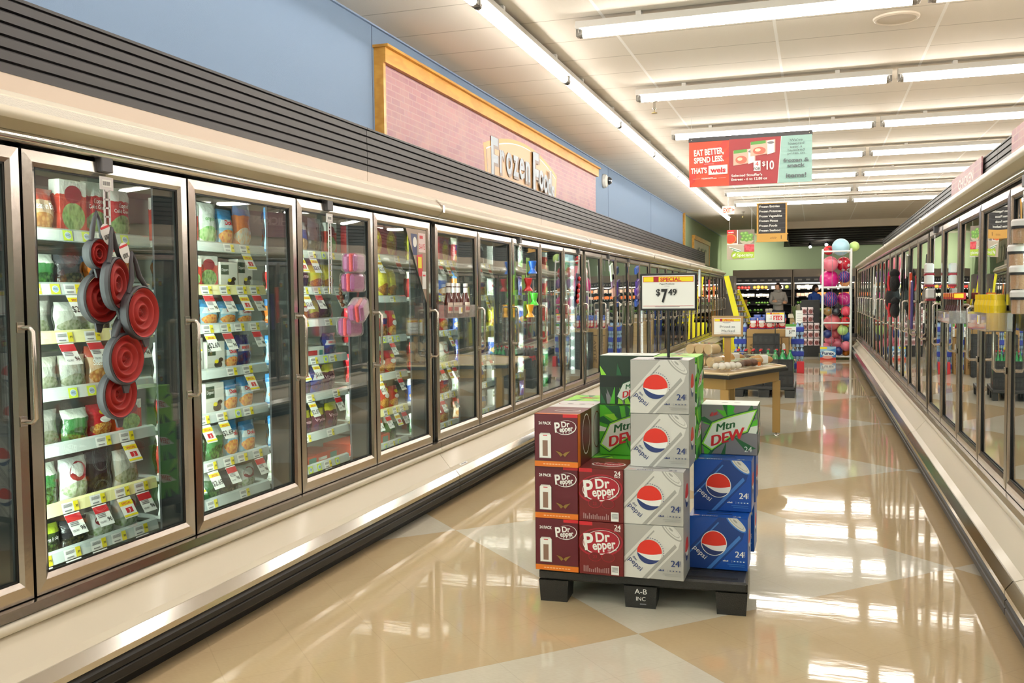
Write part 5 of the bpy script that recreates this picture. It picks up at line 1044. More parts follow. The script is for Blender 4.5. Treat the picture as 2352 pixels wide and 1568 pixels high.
for k in range(5):
    def lb(r): b = MB(); b.box(-.034, -.034, .135, .034, .034, .175, SCAP, .003); b.box(-.0345, -.03, .15, -.034, .01, .17, SYE); b.box(-.03, -.0345, .145, .02, -.034, .17, SYE); b.build('carton_top', r)
    bottle('syrup_bottle', (.790, 5.885 + k * .095, 1.1535), [(.001, 0), (.030, .002), (.033, .03), (.033, .06), (.022, .10), (.022, .134)], [('bottle_body', SYR, 0, 5)], 'brown syrup bottle with red and yellow top, %s in its tray' % ordn[k], 'syrup', 'syrup bottles in the facing tray', lb)
JW = mat('jar_lid_white', '#e2dedc', .3); JT = mat('pick_tan', '#b98c58', .5, bump=.6, bscale=200)
for k, (px, py) in enumerate(((2349, 532), (2340, 590), (2344, 638), (2346, 695))):
    c = at(px, py, 'X', .79); r = empty('toothpick_jar', c); b = MB(); b.lathe([(.001, -.045), (.034, -.045), (.036, -.04), (.036, .025)], JT, 20); b.build('pick_bundle', r)
    b = MB(); b.lathe([(.037, -.046), (.039, .028)], ACRYL, 20); b.build('jar_wall', r); b = MB(); b.lathe([(.041, .022), (.043, .024), (.043, .042), (.038, .05), (.001, .052)], JW, 20); b.lathe([(.0415, .012), (.0415, .023)], BLACK, 20); b.build('lid', r)
    tag(r, ('topmost clear jar of wooden picks, tilted at the frame edge', 'white-lidded jar of wooden picks, second on its strip', 'white-lidded jar of wooden picks, third on its strip', 'white-lidded jar of wooden picks, lowest on its strip')[k], 'jar', 'jars of wooden picks on the strip')
clip_strip(.848, 4.42, 1.30, 1.822, -1, 'black clip strip holding the jars of wooden picks on the facing door')
for k, (px, py) in enumerate(((2134, 617), (2134, 643), (2137, 675))):
    c = at(px, py, 'X', .79); r = empty('measuring_cup_pack', c); b = MB(); b.box(-.03, -.045, -.035, .03, .045, .04, mat('cup_white', '#ddd8d8', .35), .01); b.build('cup_body', r); b = MB(); b.box(-.032, -.048, -.05, .032, .048, -.034, mat('cup_red', '#8e1f30', .4), .003); b.build('cup_base', r)
    tag(r, ('white cup pack with dark red base, top of the facing strip', 'white cup pack with dark red base, middle of the facing strip', 'white cup pack with dark red base, lowest of the facing strip')[k], 'cup pack', 'white and red cup packs')
clip_strip(.848, 7.55, 1.56, 1.822, -1, 'clip strip holding the white and dark red cup packs')
for (px, py, w_, h_, c_, nm, l, ca) in ((2086, 610, .16, .20, '#5a5a55', 'tong_pack', 'grey kitchen tool pack high on the facing doors', 'kitchen tool'), (2091, 680, .08, .42, '#c8401f', 'pet_leash', 'orange leash hanging on the facing doors', 'leash'), (2094, 700, .08, .42, '#3a2a6a', 'pet_leash', 'dark purple leash hanging behind the orange one', 'leash'), (2055, 650, .16, .20, '#17161a', 'stuffed_toy', 'black soft toy, topmost on the facing strip', 'soft toy'), (2050, 685, .2, .3, '#1b191c', 'stuffed_toy', 'black soft toy, middle of the facing strip', 'soft toy'), (2056, 712, .16, .18, '#221c1e', 'stuffed_toy', 'black soft toy with red trim, lowest on its strip', 'soft toy')):
    c = at(px, py, 'X', .79)
    if nm == 'stuffed_toy':
        r = empty(nm, c); b = MB(); b.sphere((0, 0, 0), h_ * .42, mat('plush_black', '#151416', .9, bump=.8, bscale=80), 14, 10, (.6, 1, 1.1)); b.sphere((0, 0, h_ * .5), h_ * .25, MATS['plush_black'], 12, 8); b.build('toy_body', r); b = MB(); b.tube([(-.05, .05, h_ * .4), (-.06, .06, 0), (-.05, .04, -h_ * .4)], .014, mat('ribbon_red', '#c02a30', .6), 6); b.build('ribbon', r); tag(r, l, ca, 'black soft toys on the strip')
    else: flatpack(nm, c, w_, h_, c_, nm + c_, l, ca, d=.02, rx=.1)
for k, py in enumerate((655, 672, 690, 705)):
    c = at(2011 - (k % 2) * 3, py, 'X', .80); flatpack('white_packet', c, .12, .22, '#d8d5d2', 'pk_white', 'white slanted packet, %s on the far facing strip' % ordn[k], 'packet', rx=.35, d=.015, grp='white packets on the far facing strip')

# ================================================================== BREAD TABLE
TW = mat('table_wood', '#a98349', .45); TTOP = mat('table_laminate', '#d8bf95', .3)
P = [(-.70, 7.86), (-.27, 8.93), (-.80, 9.75), (-1.75, 9.6), (-1.85, 8.55)]
r = empty('display_table', (-1.07, 8.94, 0)); ox, oy = 1.07, -8.94
def poly_slab(b, pts, z0, z1, mt):
    n = len(pts); vs = [(x, y, z0) for x, y in pts] + [(x, y, z1) for x, y in pts]; b.add(vs, [tuple(range(n))[::-1], tuple(range(n, 2 * n))] + [(i, (i + 1) % n, n + (i + 1) % n, n + i) for i in range(n)], mt)
L = [(x + ox, y + oy) for x, y in P]; sc = lambda k, q: [(x * q, y * q) for x, y in k]
b = MB(); poly_slab(b, sc(L, 1.03), .618, .648, BLACK); poly_slab(b, sc(L, 1.0), .648, .652, TTOP)
for i in range(5):
    a, c = Vector(L[i] + (0,)), Vector(L[(i + 1) % 5] + (0,)); b.tube([a * 1.0 + Vector((0, 0, .655)), c * 1.0 + Vector((0, 0, .655))], .012, TTOP, 6)
b.build('tabletop', r)
b = MB()
for i in range(5):
    a, c = Vector(L[i]) * .93, Vector(L[(i + 1) % 5]) * .93; n = Vector((c.y - a.y, a.x - c.x)).normalized() * .02
    poly_slab(b, [(a.x, a.y), (c.x, c.y), (c.x - n.x, c.y - n.y), (a.x - n.x, a.y - n.y)], .52, .618, TW)
b.build('apron', r)
for i, (x, y) in enumerate(L):
    b = MB(); b.box(-.035, -.035, .03, .035, .035, .52, TW, .003); b.lathe([(.02, .03), (.006, .02), (.006, .012), (.022, .008), (.024, 0), (.001, 0)], STEEL, 12); b.build('leg', r, loc=(x * .90, y * .90, 0))
tag(r, 'tan wooden five-sided bread table with black edge behind the soda pallet', 'table')
def priced(A):
    W, Hh = A.W, A.H; special(A); A.rect(W * .33, Hh * .73, W * .62, Hh * .75, GREY); A.rect(W * .38, Hh * .68, W * .55, Hh * .69, GREY); A.text('Priced as', W * .50, Hh * .40, Hh * .16, GREY, .0, align='c', w=W * .56); A.text('Marked', W * .53, Hh * .14, Hh * .16, GREY, .0, align='c', w=W * .48)
stand_sign('table_sign', (-.79, 8.8, 1.035), .29, .195, mat('sign_board_tan', '#a8875c', .5), .6535, priced, 'tan framed SPECIAL Priced as Marked sign on a wooden post', 0, .022, False, 0)
o = [x for x in bpy.data.objects if x.name.startswith('table_sign')][-1]
b = MB(); b.box(-.03, .008, 0, .03, .03, .36, TW); b.build('sign_post', o); b = MB(); b.box(-.07, -.012, .275, .07, .012, .285, BLACK); b.build('clamp_bar', o)
CRS = mat('crust', '#b98a4a', .6, var=.3, vscale=30); CRS2 = mat('crust_dark', '#5b3420', .6, var=.3, vscale=30); DON = mat('powdered', '#e9e2d6', .6); CARDP = mat('pastry_pale', '#d2b486', .6)
def shell(r, x0, y0, x1, y1, h): b = MB(); b.box(x0, y0, 0, x1, y1, h, FILM, .012); b.build('clear_shell', r)
ZT = .6685
def pack(name, x, y, lab, kind, rz=0., z=ZT):
    r = empty(name, (x, y, z), rz)
    if kind == 'tube':
        for k in range(3):
            b = MB(); b.M = Matrix.Translation((-.10 + k * .10, 0, .055)) @ Matrix.Rotation(math.pi / 2, 4, 'X'); b.lathe([(.001, -.07), (.043, -.07), (.045, -.05), (.045, .07), (.001, .071)], CARDP, 16); b.build('cookie_roll', r)
        shell(r, -.155, -.09, .155, .09, .11)
    elif kind == 'donut':
        for k in range(8): b = MB(); b.sphere((-.10 + (k % 4) * .066, -.035 + (k // 4) * .07, .034), .034, DON, 12, 8, (1, 1, .85)); b.build('donut', r)
        shell(r, -.145, -.08, .145, .08, .075)
    elif kind == 'loaf':
        b = MB(); b.sphere((0, 0, .045), .09, CRS, 20, 12, (1.65, .72, .5)); b.build('bread_loaf', r); b = MB(); b.box(-.02, -.067, .012, .05, .067, .0915, WHITE, .01); b.build('paper_label', r); shell(r, -.155, -.075, .155, .075, .095)
    else:
        for k in range(3): b = MB(); b.sphere((-.08 + k * .08, 0, .035), .042, CRS2, 12, 8, (1, 1.4, .8)); b.build('dark_roll', r)
        b = MB(); b.box(.06, -.078, .01, .10, -.0765, .045, ORANGE); b.build('price_sticker', r); shell(r, -.14, -.08, .14, .08, .075)
    return tag(r, lab, 'bakery pack', 'clear bakery packs on the bread table')
pack('cookie_pack', -.96, 8.50, 'clear pack of pale cookie rolls at the table edge, lower of two', 'tube', -.5); pack('cookie_pack', -.98, 8.52, 'clear pack of pale cookie rolls stacked on another', 'tube', -.5, ZT + .112)
pack('donut_pack', -.745, 8.28, 'clear pack of white powdered donuts at the table corner', 'donut', .9); pack('roll_pack', -.60, 8.62, 'clear pack of dark rolls with an orange sticker', 'dark', .9); pack('bread_pack', -.50, 8.93, 'long bread loaf in a bag with white paper label', 'loaf', .75); pack('bread_pack', -.78, 9.18, 'bread loaf pack behind the dark rolls', 'loaf', .75)
# ================================================================== BALL RACK
YR = 19.6; RK = mat('rack_white', '#ecebe8', .3)
cA = at(1889, 822, 'Z', .0); xl, xr = .125, .665; yf, yb = 19.55, 20.1
r = empty('ball_rack', ((xl + xr) / 2, (yf + yb) / 2, 0)); hw, hd = (xr - xl) / 2, (yb - yf) / 2
for sx in (-1, 1):
    for sy in (-1, 1): b = MB(); b.tube([(sx * hw, sy * hd, 0), (sx * hw, sy * hd, 2.23)], .022, RK, 8); b.build('post', r)
for z in (.06, .74, 1.46, 2.18):
    b = MB(); 
    for p, q in (((-hw, -hd), (hw, -hd)), ((hw, -hd), (hw, hd)), ((hw, hd), (-hw, hd)), ((-hw, hd), (-hw, -hd))): b.tube([(p[0], p[1], z), (q[0], q[1], z)], .017, RK, 8)
    b.build('shelf_ring', r)
b = MB(); [b.tube([(x, s * hd, .06), (x, s * hd, 2.18)], .004, GREY, 5) for x in (-.09, .11) for s in (-1, 1)]; b.build('cord_net', r)
b = MB(); b.box(-hw, -hd, .05, hw, hd, .058, RK); b.build('bottom_tray', r)
tag(r, 'tall white tube rack filled with coloured play balls', 'rack')
def dots(a, b_, key):
    if key in MATS: return MATS[key]
    g = NT(key); tc = g.n('TexCoord'); v = g.n('TexVoronoi', i_Vector=tc.outputs['Object'], i_Scale=9.); g.link(g.mix(g.math('LESS_THAN', v.outputs[0], .30), hx(a), hx(b_)), 'Base Color'); g.b.inputs['Roughness'].default_value = .25; return g.m
def zig(a, b_, key):
    if key in MATS: return MATS[key]
    g = NT(key); tc = g.n('TexCoord'); s = g.n('SeparateXYZ', i_0=tc.outputs['Object']); z = g.math('ABSOLUTE', g.math('SUBTRACT', g.math('FRACT', g.math('MULTIPLY', s.outputs[2], 14.)), .5))
    w_ = g.math('FRACT', g.math('ADD', g.math('MULTIPLY', s.outputs[0], 22.), g.math('MULTIPLY', z, .9))); g.link(g.mix(g.math('LESS_THAN', w_, .25), hx(a), hx(b_)), 'Base Color'); g.b.inputs['Roughness'].default_value = .3; return g.m
BC = dict(lb='#a9d3e2', lime='#bfdf86', pink='#e8798c', hot='#dd1f86', peach='#ee9c62', blue='#134d9d', navy='#1f2f73', mag='#b01c6c', pur='#53208a', rose='#e2465f', salm='#dc6c72', or_='#df7c1d', dk='#2a3038')
balls = [(268, 142, 103, 'lb', 'large pale blue ball, topmost on the rack'), (430, 135, 60, 'lime', 'lime green ball beside the pale blue one on top'), (118, 182, 58, 'redp', 'small red patterned ball at the rack top corner'), (140, 345, 92, 'pink', 'large light pink ball under the red patterned one'), (300, 345, 88, 'dot', 'red ball with white polka dots'), (130, 530, 112, 'hot', 'largest hot pink ball in the upper bay'), (315, 500, 72, 'zz', 'blue zigzag ball above the peach one'), (315, 562, 58, 'peach', 'peach coloured ball at the bottom of the upper bay'),
         (140, 770, 92, 'zz', 'big blue ball with red zigzags in the middle bay'), (305, 765, 82, 'mag', 'magenta ball in the middle bay'), (345, 790, 60, 'pur', 'purple ball in the middle bay'), (250, 825, 58, 'dk', 'dark grey patterned ball in the middle bay'), (110, 915, 52, 'mix', 'small multicoloured ball at the post'), (330, 910, 60, 'rose', 'rose pink ball in the middle bay'), (210, 915, 50, 'dk', 'small dark ball between the multicoloured and rose ones'), (165, 1045, 98, 'salm', 'large salmon ball across the lowest crossbar'), (325, 1030, 58, 'redp', 'red patterned ball above the lower lime one'),
         (290, 1140, 62, 'lime', 'lime green ball in the lowest bay'), (105, 1185, 52, 'navy', 'navy ball at the post in the lowest bay'), (200, 1180, 56, 'salm', 'salmon pink ball just under the large salmon one'), (330, 1215, 60, 'blue', 'bright blue ball in the lowest bay'), (130, 1258, 56, 'pink', 'pink ball, uppermost of the lower pink cluster'), (213, 1300, 64, 'pink', 'pink ball in the centre of the lowest bay'), (330, 1330, 60, 'pink', 'pink ball under the bright blue one'), (80, 1350, 60, 'pink', 'pink ball bulging past the post at the bottom'), (240, 1390, 52, 'navy', 'navy ball behind the detergent box'), (330, 1412, 52, 'or_', 'orange ball at the rack bottom'), (255, 1235, 48, 'pink', 'pink ball tucked behind the bright blue one')]
placed = []
for (zx, zy, zr, k, lab) in balls:
    px, py, rp = 1880 + zx / 5.225, 540 + zy / 5.225, zr / 5.225; y = yf + rp / 105. + .02; best = None
    for step in range(60):
        c = at(px, py, 'Y', y); rad = rp / ppm(c)
        if all((c - q).length > rad + s - .004 for q, s in placed): best = (c, rad); break
        y += .02
    if best is None:
        c = at(px, py, 'Y', yf + .1); rad = rp / ppm(c); best = (c, max(.03, min([rad] + [(c - q).length - s for q, s in placed])))
    placed.append(best); c, rad = best; c = Vector((c.x, c.y, max(c.z, rad + .059)))
    m_ = {'dot': lambda: dots('#b7142c', '#e9dede', 'ball_dots'), 'zz': lambda: zig('#24327e', '#b22a4e', 'ball_zigzag'), 'redp': lambda: dots('#c8232a', '#5c2a20', 'ball_red_print'), 'mix': lambda: dots('#8c6a3a', '#6fa0b8', 'ball_mixed')}.get(k, lambda: mat('ball_' + k, BC.get(k, '#888888'), .28, coat=.3))()
    b = MB(); b.sphere((0, 0, 0), rad, m_, 22, 14); o = b.build('play_ball', loc=c); tag(o, lab, 'ball', 'play balls in the white rack')
# detergent box
c = at(1909, 826, 'Z', 0); x0 = -.0; r = empty('detergent_box', (.235, 19.42, 0)); b = MB(); w_, h_ = .30, .27; b.box(-w_ / 2, -.06, 0, w_ / 2, .06, h_, flat('box_sky', '#3f84c4')); A = Art(b, (-w_ / 2, -.06, 0), (1, 0, 0), (0, 0, 1), w_, h_, .001)
A.poly([(0, .16), (.30, .24), (.30, .27), (0, .27)], flat('box_pale', '#9ac4e2')); A.rect(0, .225, .13, .265, YEL); A.rect(0, 0, w_, .055, flat('box_red', '#c63c33')); A.ell(.15, .135, .14, .058, flat('box_white', '#e6eef4')); A.text('Purex', .15, .11, .065, NAVY, .03, align='c', w=.235); A.ell(.14, .06, .10, .03, flat('box_pink', '#e3a39b')); b.build('box_carton', r)
tag(r, 'blue and white Purex detergent box at the foot of the ball rack', 'detergent box')

# ================================================================== BOTTLE PALLET AND BEHIND
pallet((-1.02, 12.2, 0), .0, .77, .9, 'black pallet on the floor under the bottle crates', False, .14)
CRT = mat('crate_black', '#1c1b1c', .4); COLA = mat('cola', '#2a100c', .1, coat=.8); REDC = mat('cap_red', '#cf1f28', .35); GRB = mat('bottle_green', '#1f8a4a', .12, coat=.8); REDL = mat('cola_label', '#c3202a', .4)
def crate(x, y, z, w_, d_, h_, lab):
    r = empty('bottle_crate', (x, y, z)); b = MB(); t = .012
    b.box(-w_ / 2, -d_ / 2, 0, w_ / 2, d_ / 2, t, CRT)
    for (a0, b0, a1, b1) in ((-w_ / 2, -d_ / 2, w_ / 2, -d_ / 2 + t), (-w_ / 2, d_ / 2 - t, w_ / 2, d_ / 2), (-w_ / 2, -d_ / 2 + t, -w_ / 2 + t, d_ / 2 - t), (w_ / 2 - t, -d_ / 2 + t, w_ / 2, d_ / 2 - t)): b.box(a0, b0, t, a1, b1, h_, CRT)
    for k in range(5): x_ = -w_ / 2 + (k + .5) * w_ / 5; b.box(x_ - .022, -d_ / 2 - .004, h_ * .25, x_ + .022, -d_ / 2, h_ * .8, mat('crate_rib', '#2b2a2b', .4))
    b.build('crate_shell', r); b = MB(); b.box(-.07, -d_ / 2 - .006, h_ * .55, .07, -d_ / 2 - .0042, h_ * .7, BLACK); b.build('hand_slot', r); return tag(r, lab, 'crate', 'black plastic bottle crates')
bp = [(.001, 0), (.048, .004), (.052, .03), (.052, .10), (.052, .17), (.044, .21), (.022, .255), (.014, .275), (.014, .285), (.018, .286), (.018, .305), (.001, .306)]
def soda(x, y, z, col_, cap, lab, grp, scale=1., labc=None):
    r = empty('soda_bottle', (x, y, z)); r.scale = (scale,) * 3; b = MB(); b.lathe(bp[:9], col_, 14); b.build('bottle_body', r); b = MB(); b.lathe(bp[8:], cap, 12); b.build('cap', r)
    if labc: b = MB(); b.lathe([(.0525, .10), (.0525, .165)], labc, 14); b.build('paper_label', r)
    return tag(r, lab, 'bottle', grp)
crate(-.83, 12.42, .1425, .36, .36, .15, 'black bottle crate on the pallet, lowest on the table side'); crate(-.45, 12.42, .1425, .36, .36, .15, 'black bottle crate on the pallet, lowest on the aisle side')
crate(-.83, 12.42, .294, .36, .36, .15, 'upper black crate holding the red-capped bottles'); crate(-.45, 12.42, .294, .36, .36, .20, 'upper black crate holding the green bottles')
for k in range(4): soda(-.97 + k * .095, 12.31, .308, COLA, REDC, 'red-capped cola bottle, %s in the front row of its crate' % ordn[k], 'red-capped cola bottles', 1., REDL)
for k in range(4): soda(-.97 + k * .095, 12.49, .308, COLA, REDC, 'red-capped cola bottle, %s in the back row of its crate' % ordn[k], 'red-capped cola bottles', 1., REDL)
for k in range(4): soda(-.59 + k * .092, 12.31, .308, GRB, mat('cap_green', '#1d7a42', .35), 'green soda bottle, %s in the front crate' % ordn[k], 'green soda bottles')
for k in range(3): soda(-.59 + k * .10, 12.49, .308, COLA, REDC, 'red-capped cola bottle behind the green ones, %s along' % ordn[k], 'red-capped cola bottles')
for k in range(2): soda(-.40 + k * .11, 12.32, .156, COLA, BLACK, ('dark cola bottle in the lowest aisle-side crate, first', 'dark cola bottle in the lowest aisle-side crate, second')[k], 'cola bottles low in the crates', .42, REDL)
def s410(A):
    W, Hh = A.W, A.H; special(A); A.rect(W * .3, Hh * .73, W * .75, Hh * .745, GREY); A.text('4', W * .27, Hh * .45, Hh * .22, RED, .0, align='c'); A.text('FOR', W * .27, Hh * .3, Hh * .09, BLACK, .02, align='c'); A.rect(W * .40, Hh * .22, W * .88, Hh * .68, RED); A.text('$10', W * .64, Hh * .28, Hh * .32, WHITE, .015, align='c', w=W * .4)
# cardboard value bin with crisps, and bottles
KR = mat('kraft', '#a98452', .7); KR2 = flat('kraft_print', '#6d4f2a')
r = empty('cardboard_bin', (-.775, 16.3, 0)); b = MB(); b.box(-.34, -.28, 0, .34, .28, .74, KR, .003); A = Art(b, (-.34, -.28, 0), (1, 0, 0), (0, 0, 1), .68, .74, .001); A.text('VALUE', .52, .52, .09, KR2, .02, rot=-math.pi / 2, w=.42)
A.text('VALUE', .05, .52, .09, KR2, .02, rot=-math.pi / 2, w=.42); A.ell(.60, .44, .03, .07, WHITE); A.rect(.56, .1, .58, .6, KR2); b.build('bin_body', r)
b = MB(); b.box(-.34, -.281, .60, .34, -.2805, .62, KR2); b.build('print_band', r); tag(r, 'brown VALUE cardboard bin behind the crates with snack bags on top', 'bin')
for k in range(4): crate(-.78 + (k % 2) * 0, 15.75, .001 + k * .17, .42, .30, .165, 'black crate in the stack before the cardboard bin, %s from the floor' % ordn[k])
for k in range(4): soda(-.93 + k * .10, 15.72, .700 - .005, COLA, mat('cap_black', '#1a1a1c', .4), 'dark bottle in the crate stack before the bin, %s along' % ordn[k], 'dark bottles on the crate stack', .35) if 0 else None
o = stand_sign('price_sign', (-.63, 15.50, .955), .31, .185, BLACK, .0, s410, 'black framed SPECIAL 4 for $10 sign before the crate stack', 0, .012, True, .008)
def s199(A): W, Hh = A.W, A.H; A.rect(0, Hh * .8, W, Hh, GREENINK); A.rect(W * .1, Hh * .6, W * .6, Hh * .65, RED); A.text('$1', W * .34, Hh * .24, Hh * .28, BLACK, .01, w=W * .26); A.text('99', W * .64, Hh * .38, Hh * .15, BLACK, .01, w=W * .26)
r = empty('price_card', (-.40, 16.0, .62)); b = MB(); b.box(-.085, -.004, 0, .085, .004, .21, WHITE); A = Art(b, (-.085, -.004, 0), (1, 0, 0), (0, 0, 1), .17, .21, .001); s199(A); b.build('card_sheet', r); b = MB(); b.box(-.02, .004, .02, .02, .012, .06, BLACK); b.build('card_holder', r); tag(r, 'white $1.99 card fixed on the cardboard bin', 'sign')
CHIP = prod_mat('p_chip', '#c32532', '#2c4a9a', '#e6d9cf', '#d8b0a0', lab='#e9e6ea', pic=(.5, .35, .35, .2))
for k, (px, py) in enumerate(((1738, 748), (1757, 745), (1776, 744), (1796, 740))):
    c = at(px, py, 'Y', 16.2); o = bag(.128, .24, .08, CHIP, 40 + k, (), 'snack_bag'); o.location = (c.x, 16.42, .741); o.rotation_euler = (-.06, 0, R_.uniform(-.2, .2)); tag(o, 'red, white and blue snack bag, %s along the bin top' % ordn[k], 'snack bag', 'snack bags on the cardboard bin')
    if k < 3: o = bag(.128, .20, .08, CHIP, 60 + k, (), 'snack_bag'); o.location = (c.x - .05, 16.13, .741); o.rotation_euler = (-.05, 0, R_.uniform(-.15, .15)); tag(o, 'red and white snack bag in the front row, %s along the bin top' % ordn[k], 'snack bag', 'snack bags on the cardboard bin')
WAT = glassy('water_wrap', (.35, .45, .8, 1), 2., .1, .35); WB = mat('water_label', '#2a3fa8', .3)
def watercase(x, y, z, lab):
    r = empty('water_case', (x, y, z)); b = MB()
    for i in range(3):
        for j in range(4): b.lathe([(.001, 0), (.032, .002), (.032, .15), (.012, .19), (.012, .205), (.001, .206)], mat('water_pet', '#9db8d8', .1, coat=.5), 8, c=(-.07 + i * .07, -.105 + j * .07, 0))
    b.build('bottle_pack', r); tag(b and r, lab, 'water case', 'shrink wrapped water cases'); b = MB(); b.box(-.107, -.142, .05, .107, .142, .14, WB, .01); b.build('printed_wrap', r); return r
for k in range(4): watercase(-.30 if k < 4 else 0, 16.55, .001 + k * .21 + (.0), 'blue wrapped water case beside the bin, %s from the floor' % ordn[k])
for k in range(4): watercase(-1.25, 16.5, .001 + k * .21, 'blue wrapped water case on the freezer side of the bin, %s from the floor' % ordn[k])
b = MB(); b.box(-.06, -.10, 0, .06, .10, .19, RED, .004); o = b.build('red_box', loc=(-.245, 16.2, 0)); tag(o, 'plain red box on the floor beside the water cases', 'box')
# yellow display
YP = mat('yellow_board', '#e8d80c', .5); c0 = (-1.88, 23.0, 0); r = empty('yellow_display', c0); b = MB(); b.box(-.28, -.15, 0, .14, .25, .64, YP, .003); b.build('display_base', r)
b = MB(); b.add([(-.26, -.14, 1.78), (-.14, -.14, 1.80), (.16, -.14, .60), (.02, -.14, .60), (-.26, -.10, 1.78), (-.14, -.10, 1.80), (.16, -.10, .60), (.02, -.10, .60)], [(0, 3, 2, 1), (4, 5, 6, 7), (0, 1, 5, 4), (1, 2, 6, 5), (2, 3, 7, 6), (3, 0, 4, 7)], YP); b.build('side_board', r)
b = MB(); b.add([(-.05, .34, 1.45), (.08, .34, 1.45), (.42, .34, .60), (.28, .34, .60), (-.05, .38, 1.45), (.08, .38, 1.45), (.42, .38, .60), (.28, .38, .60)], [(0, 3, 2, 1), (4, 5, 6, 7), (0, 1, 5, 4), (1, 2, 6, 5), (2, 3, 7, 6), (3, 0, 4, 7)], YP); b.build('side_board', r)
for k in range(6):
    z = .66 + k * .14; x = .22 - k * .055; b = MB(); b.box(x - .16, -.10, z, x + .12, .34, z + .012, mat('shelf_grey', '#8f8c84', .5)); 
    for j in range(4): b.box(x - .15 + j * .065, -.05, z + .0125, x - .10 + j * .065, .2, z + .09, flat('disp_pk%d' % (j % 3), ('#8d7c6a', '#c9c2b4', '#4f5a66')[j % 3]))
    b.build('stocked_shelf', r)
tag(r, 'yellow stepped cardboard display standing at the end of the freezers', 'display')
# end-cap reach-in with purple panel
r = empty('end_cooler', (-2.5, 26.1, 0)); b = MB(); b.box(-.5, -.3, 0, .35, .6, 1.85, mat('cooler_grey', '#6c675f', .4), .01); b.build('cooler_body', r); b = MB(); b.box(-.05, -.32, 1.55, .10, -.30, 1.80, flat('panel_purple', '#6a2f86')); b.build('purple_panel', r); tag(r, 'grey cooler with a purple panel past the last freezer door', 'cooler')
b = MB(); 
for k, (px, py) in enumerate(((1697, 690), (1700, 715))):
    c = at(px, py, 'Y', 27.); b = MB(); b.lathe([(.001, 0), (.22, 0), (.24, .28), (.22, .27), (.2, .02)], mat('basket_wood', '#a3763c', .6), 16)
    o = b.build('wood_basket', loc=(c.x, 27., .62 if k else .905)); tag(o, ('wooden basket, upper of two by the produce case', 'wooden basket, lower of two by the produce case')[k], 'basket')
c = at(1700, 715, 'Y', 27.); b = MB(); b.box(-.22, -.22, 0, .22, .22, .619, mat('stand_brown', '#4a3a2c', .5), .004); b.box(-.24, -.24, .56, .24, .24, .60, mat('basket_wood', '#a3763c', .6)); tag(b.build('basket_stand', loc=(c.x, 27., 0)), 'brown box stand under the wooden baskets', 'stand')
# produce case at the back
BRN = mat('case_taupe', '#8d7f6c', .5); BLK = mat('case_black', '#121212', .45)
yB = 30.0
def produce(x0, x1, lab, seed, cols):
    r = empty('produce_case', ((x0 + x1) / 2, yB, 0)); hw = (x1 - x0) / 2
    b = MB(); b.box(-hw, -.35, 1.86, hw, .9, 2.10, BRN, .004); b.build('canopy', r)
    b = MB(); b.box(-hw, .8, 0, hw, .9, 1.86, BLK); b.box(-hw, -.35, 0, hw, .8, .12, BLK); b.build('back_panel', r)
    for s in (-1, 1): b = MB(); b.box(s * hw - .03 if s > 0 else -hw, -.35, .12, hw if s > 0 else -hw + .03, .8, 1.86, BRN); b.build('end_panel', r)
    b = MB(); b.box(-hw + .03, -.34, 1.70, hw - .03, -.32, 1.86, flat('sign_band', '#1c191b')); 
    q = random.Random(seed)
    for k in range(7): x = -hw + .15 + k * (2 * hw - .3) / 6.5; b.box(x, -.341, 1.75, x + .12, -.3402, 1.80, flat('band_print', '#8a8680'))
    b.build('sign_band', r)
    b = MB(); b.box(-hw + .05, -.28, 1.66, hw - .05, -.25, 1.68, mat('case_light', (1, .93, .8), .5, emit=5.)); b.build('light_bar', r)
    L = bpy.data.lights.new('case_light', 'AREA'); L.shape = 'RECTANGLE'; L.size = 2 * hw - .2; L.size_y = .05; L.energy = 14; L.color = (1, .93, .8); o = bpy.data.objects.new('case_light', L); COL.objects.link(o); o.parent = r; o.location = (0, -.25, 1.655); o.rotation_euler = (.75, 0, 0)
    for k in range(6):
        z = .30 + k * .24; y = -.34 + k * .07; b = MB(); b.box(-hw + .03, y, z - .02, hw - .03, .75, z, BLK); b.build('shelf', r)
        b = MB(); [b.box(x_, y - .006, z - .03, x_ + .06, y - .001, z - .005, WHITE) for x_ in [-hw + .1 + q.uniform(0, .05) + i * .3 for i in range(int((2 * hw - .2) / .3))]]; b.build('price_rail', r)
    tag(r, lab, 'produce case')
    n = 0
    for k in range(6):
        z = .30 + k * .24; y = -.34 + k * .07; x = -hw + .10
        while x < hw - .18:
            col_, nm, sz = q.choice(cols[k]); cntk = q.choice((3, 4, 5))
            for j in range(cntk):
                if x > hw - .17: break
                rr = sz * q.uniform(.9, 1.1); key = 'prd_' + col_; pm = mat(key, col_, .4)
                if (key, nm) not in PD:
                    bb = MB(); (bb.sphere((0, 0, .05), .05, pm, 10, 7) if nm != 'produce_pack' else bb.box(-.05, -.04, 0, .05, .04, .09, pm, .008)); PD[(key, nm)] = bb.build(nm); o = PD[(key, nm)]
                else: o = PD[(key, nm)].copy(); COL.objects.link(o)
                o.scale = (rr / .05,) * 3 if nm != 'produce_pack' else (rr / .05, 1, rr / .05); o.location = ((x0 + x1) / 2 + x + rr, yB + y + .10, z + .001)
                cs = 'case behind the person' if x0 < -1 else ('case behind the ball rack' if x0 < 1 else 'farthest produce case')
                tag(o, '%s %s, %s shelf up on the %s' % (CN.get(col_, 'coloured'), nm.replace('_', ' '), ordn[k], cs), 'produce', 'produce on the back case: ' + CN.get(col_, '') + ' %s on shelf %s of %s' % (nm.replace('_', ' '), ordn[k], 'first case' if x0 < -1 else ('second case' if x0 < 1 else 'third case'))); x += 2 * rr + .006; n += 1
            x += q.uniform(.03, .16)
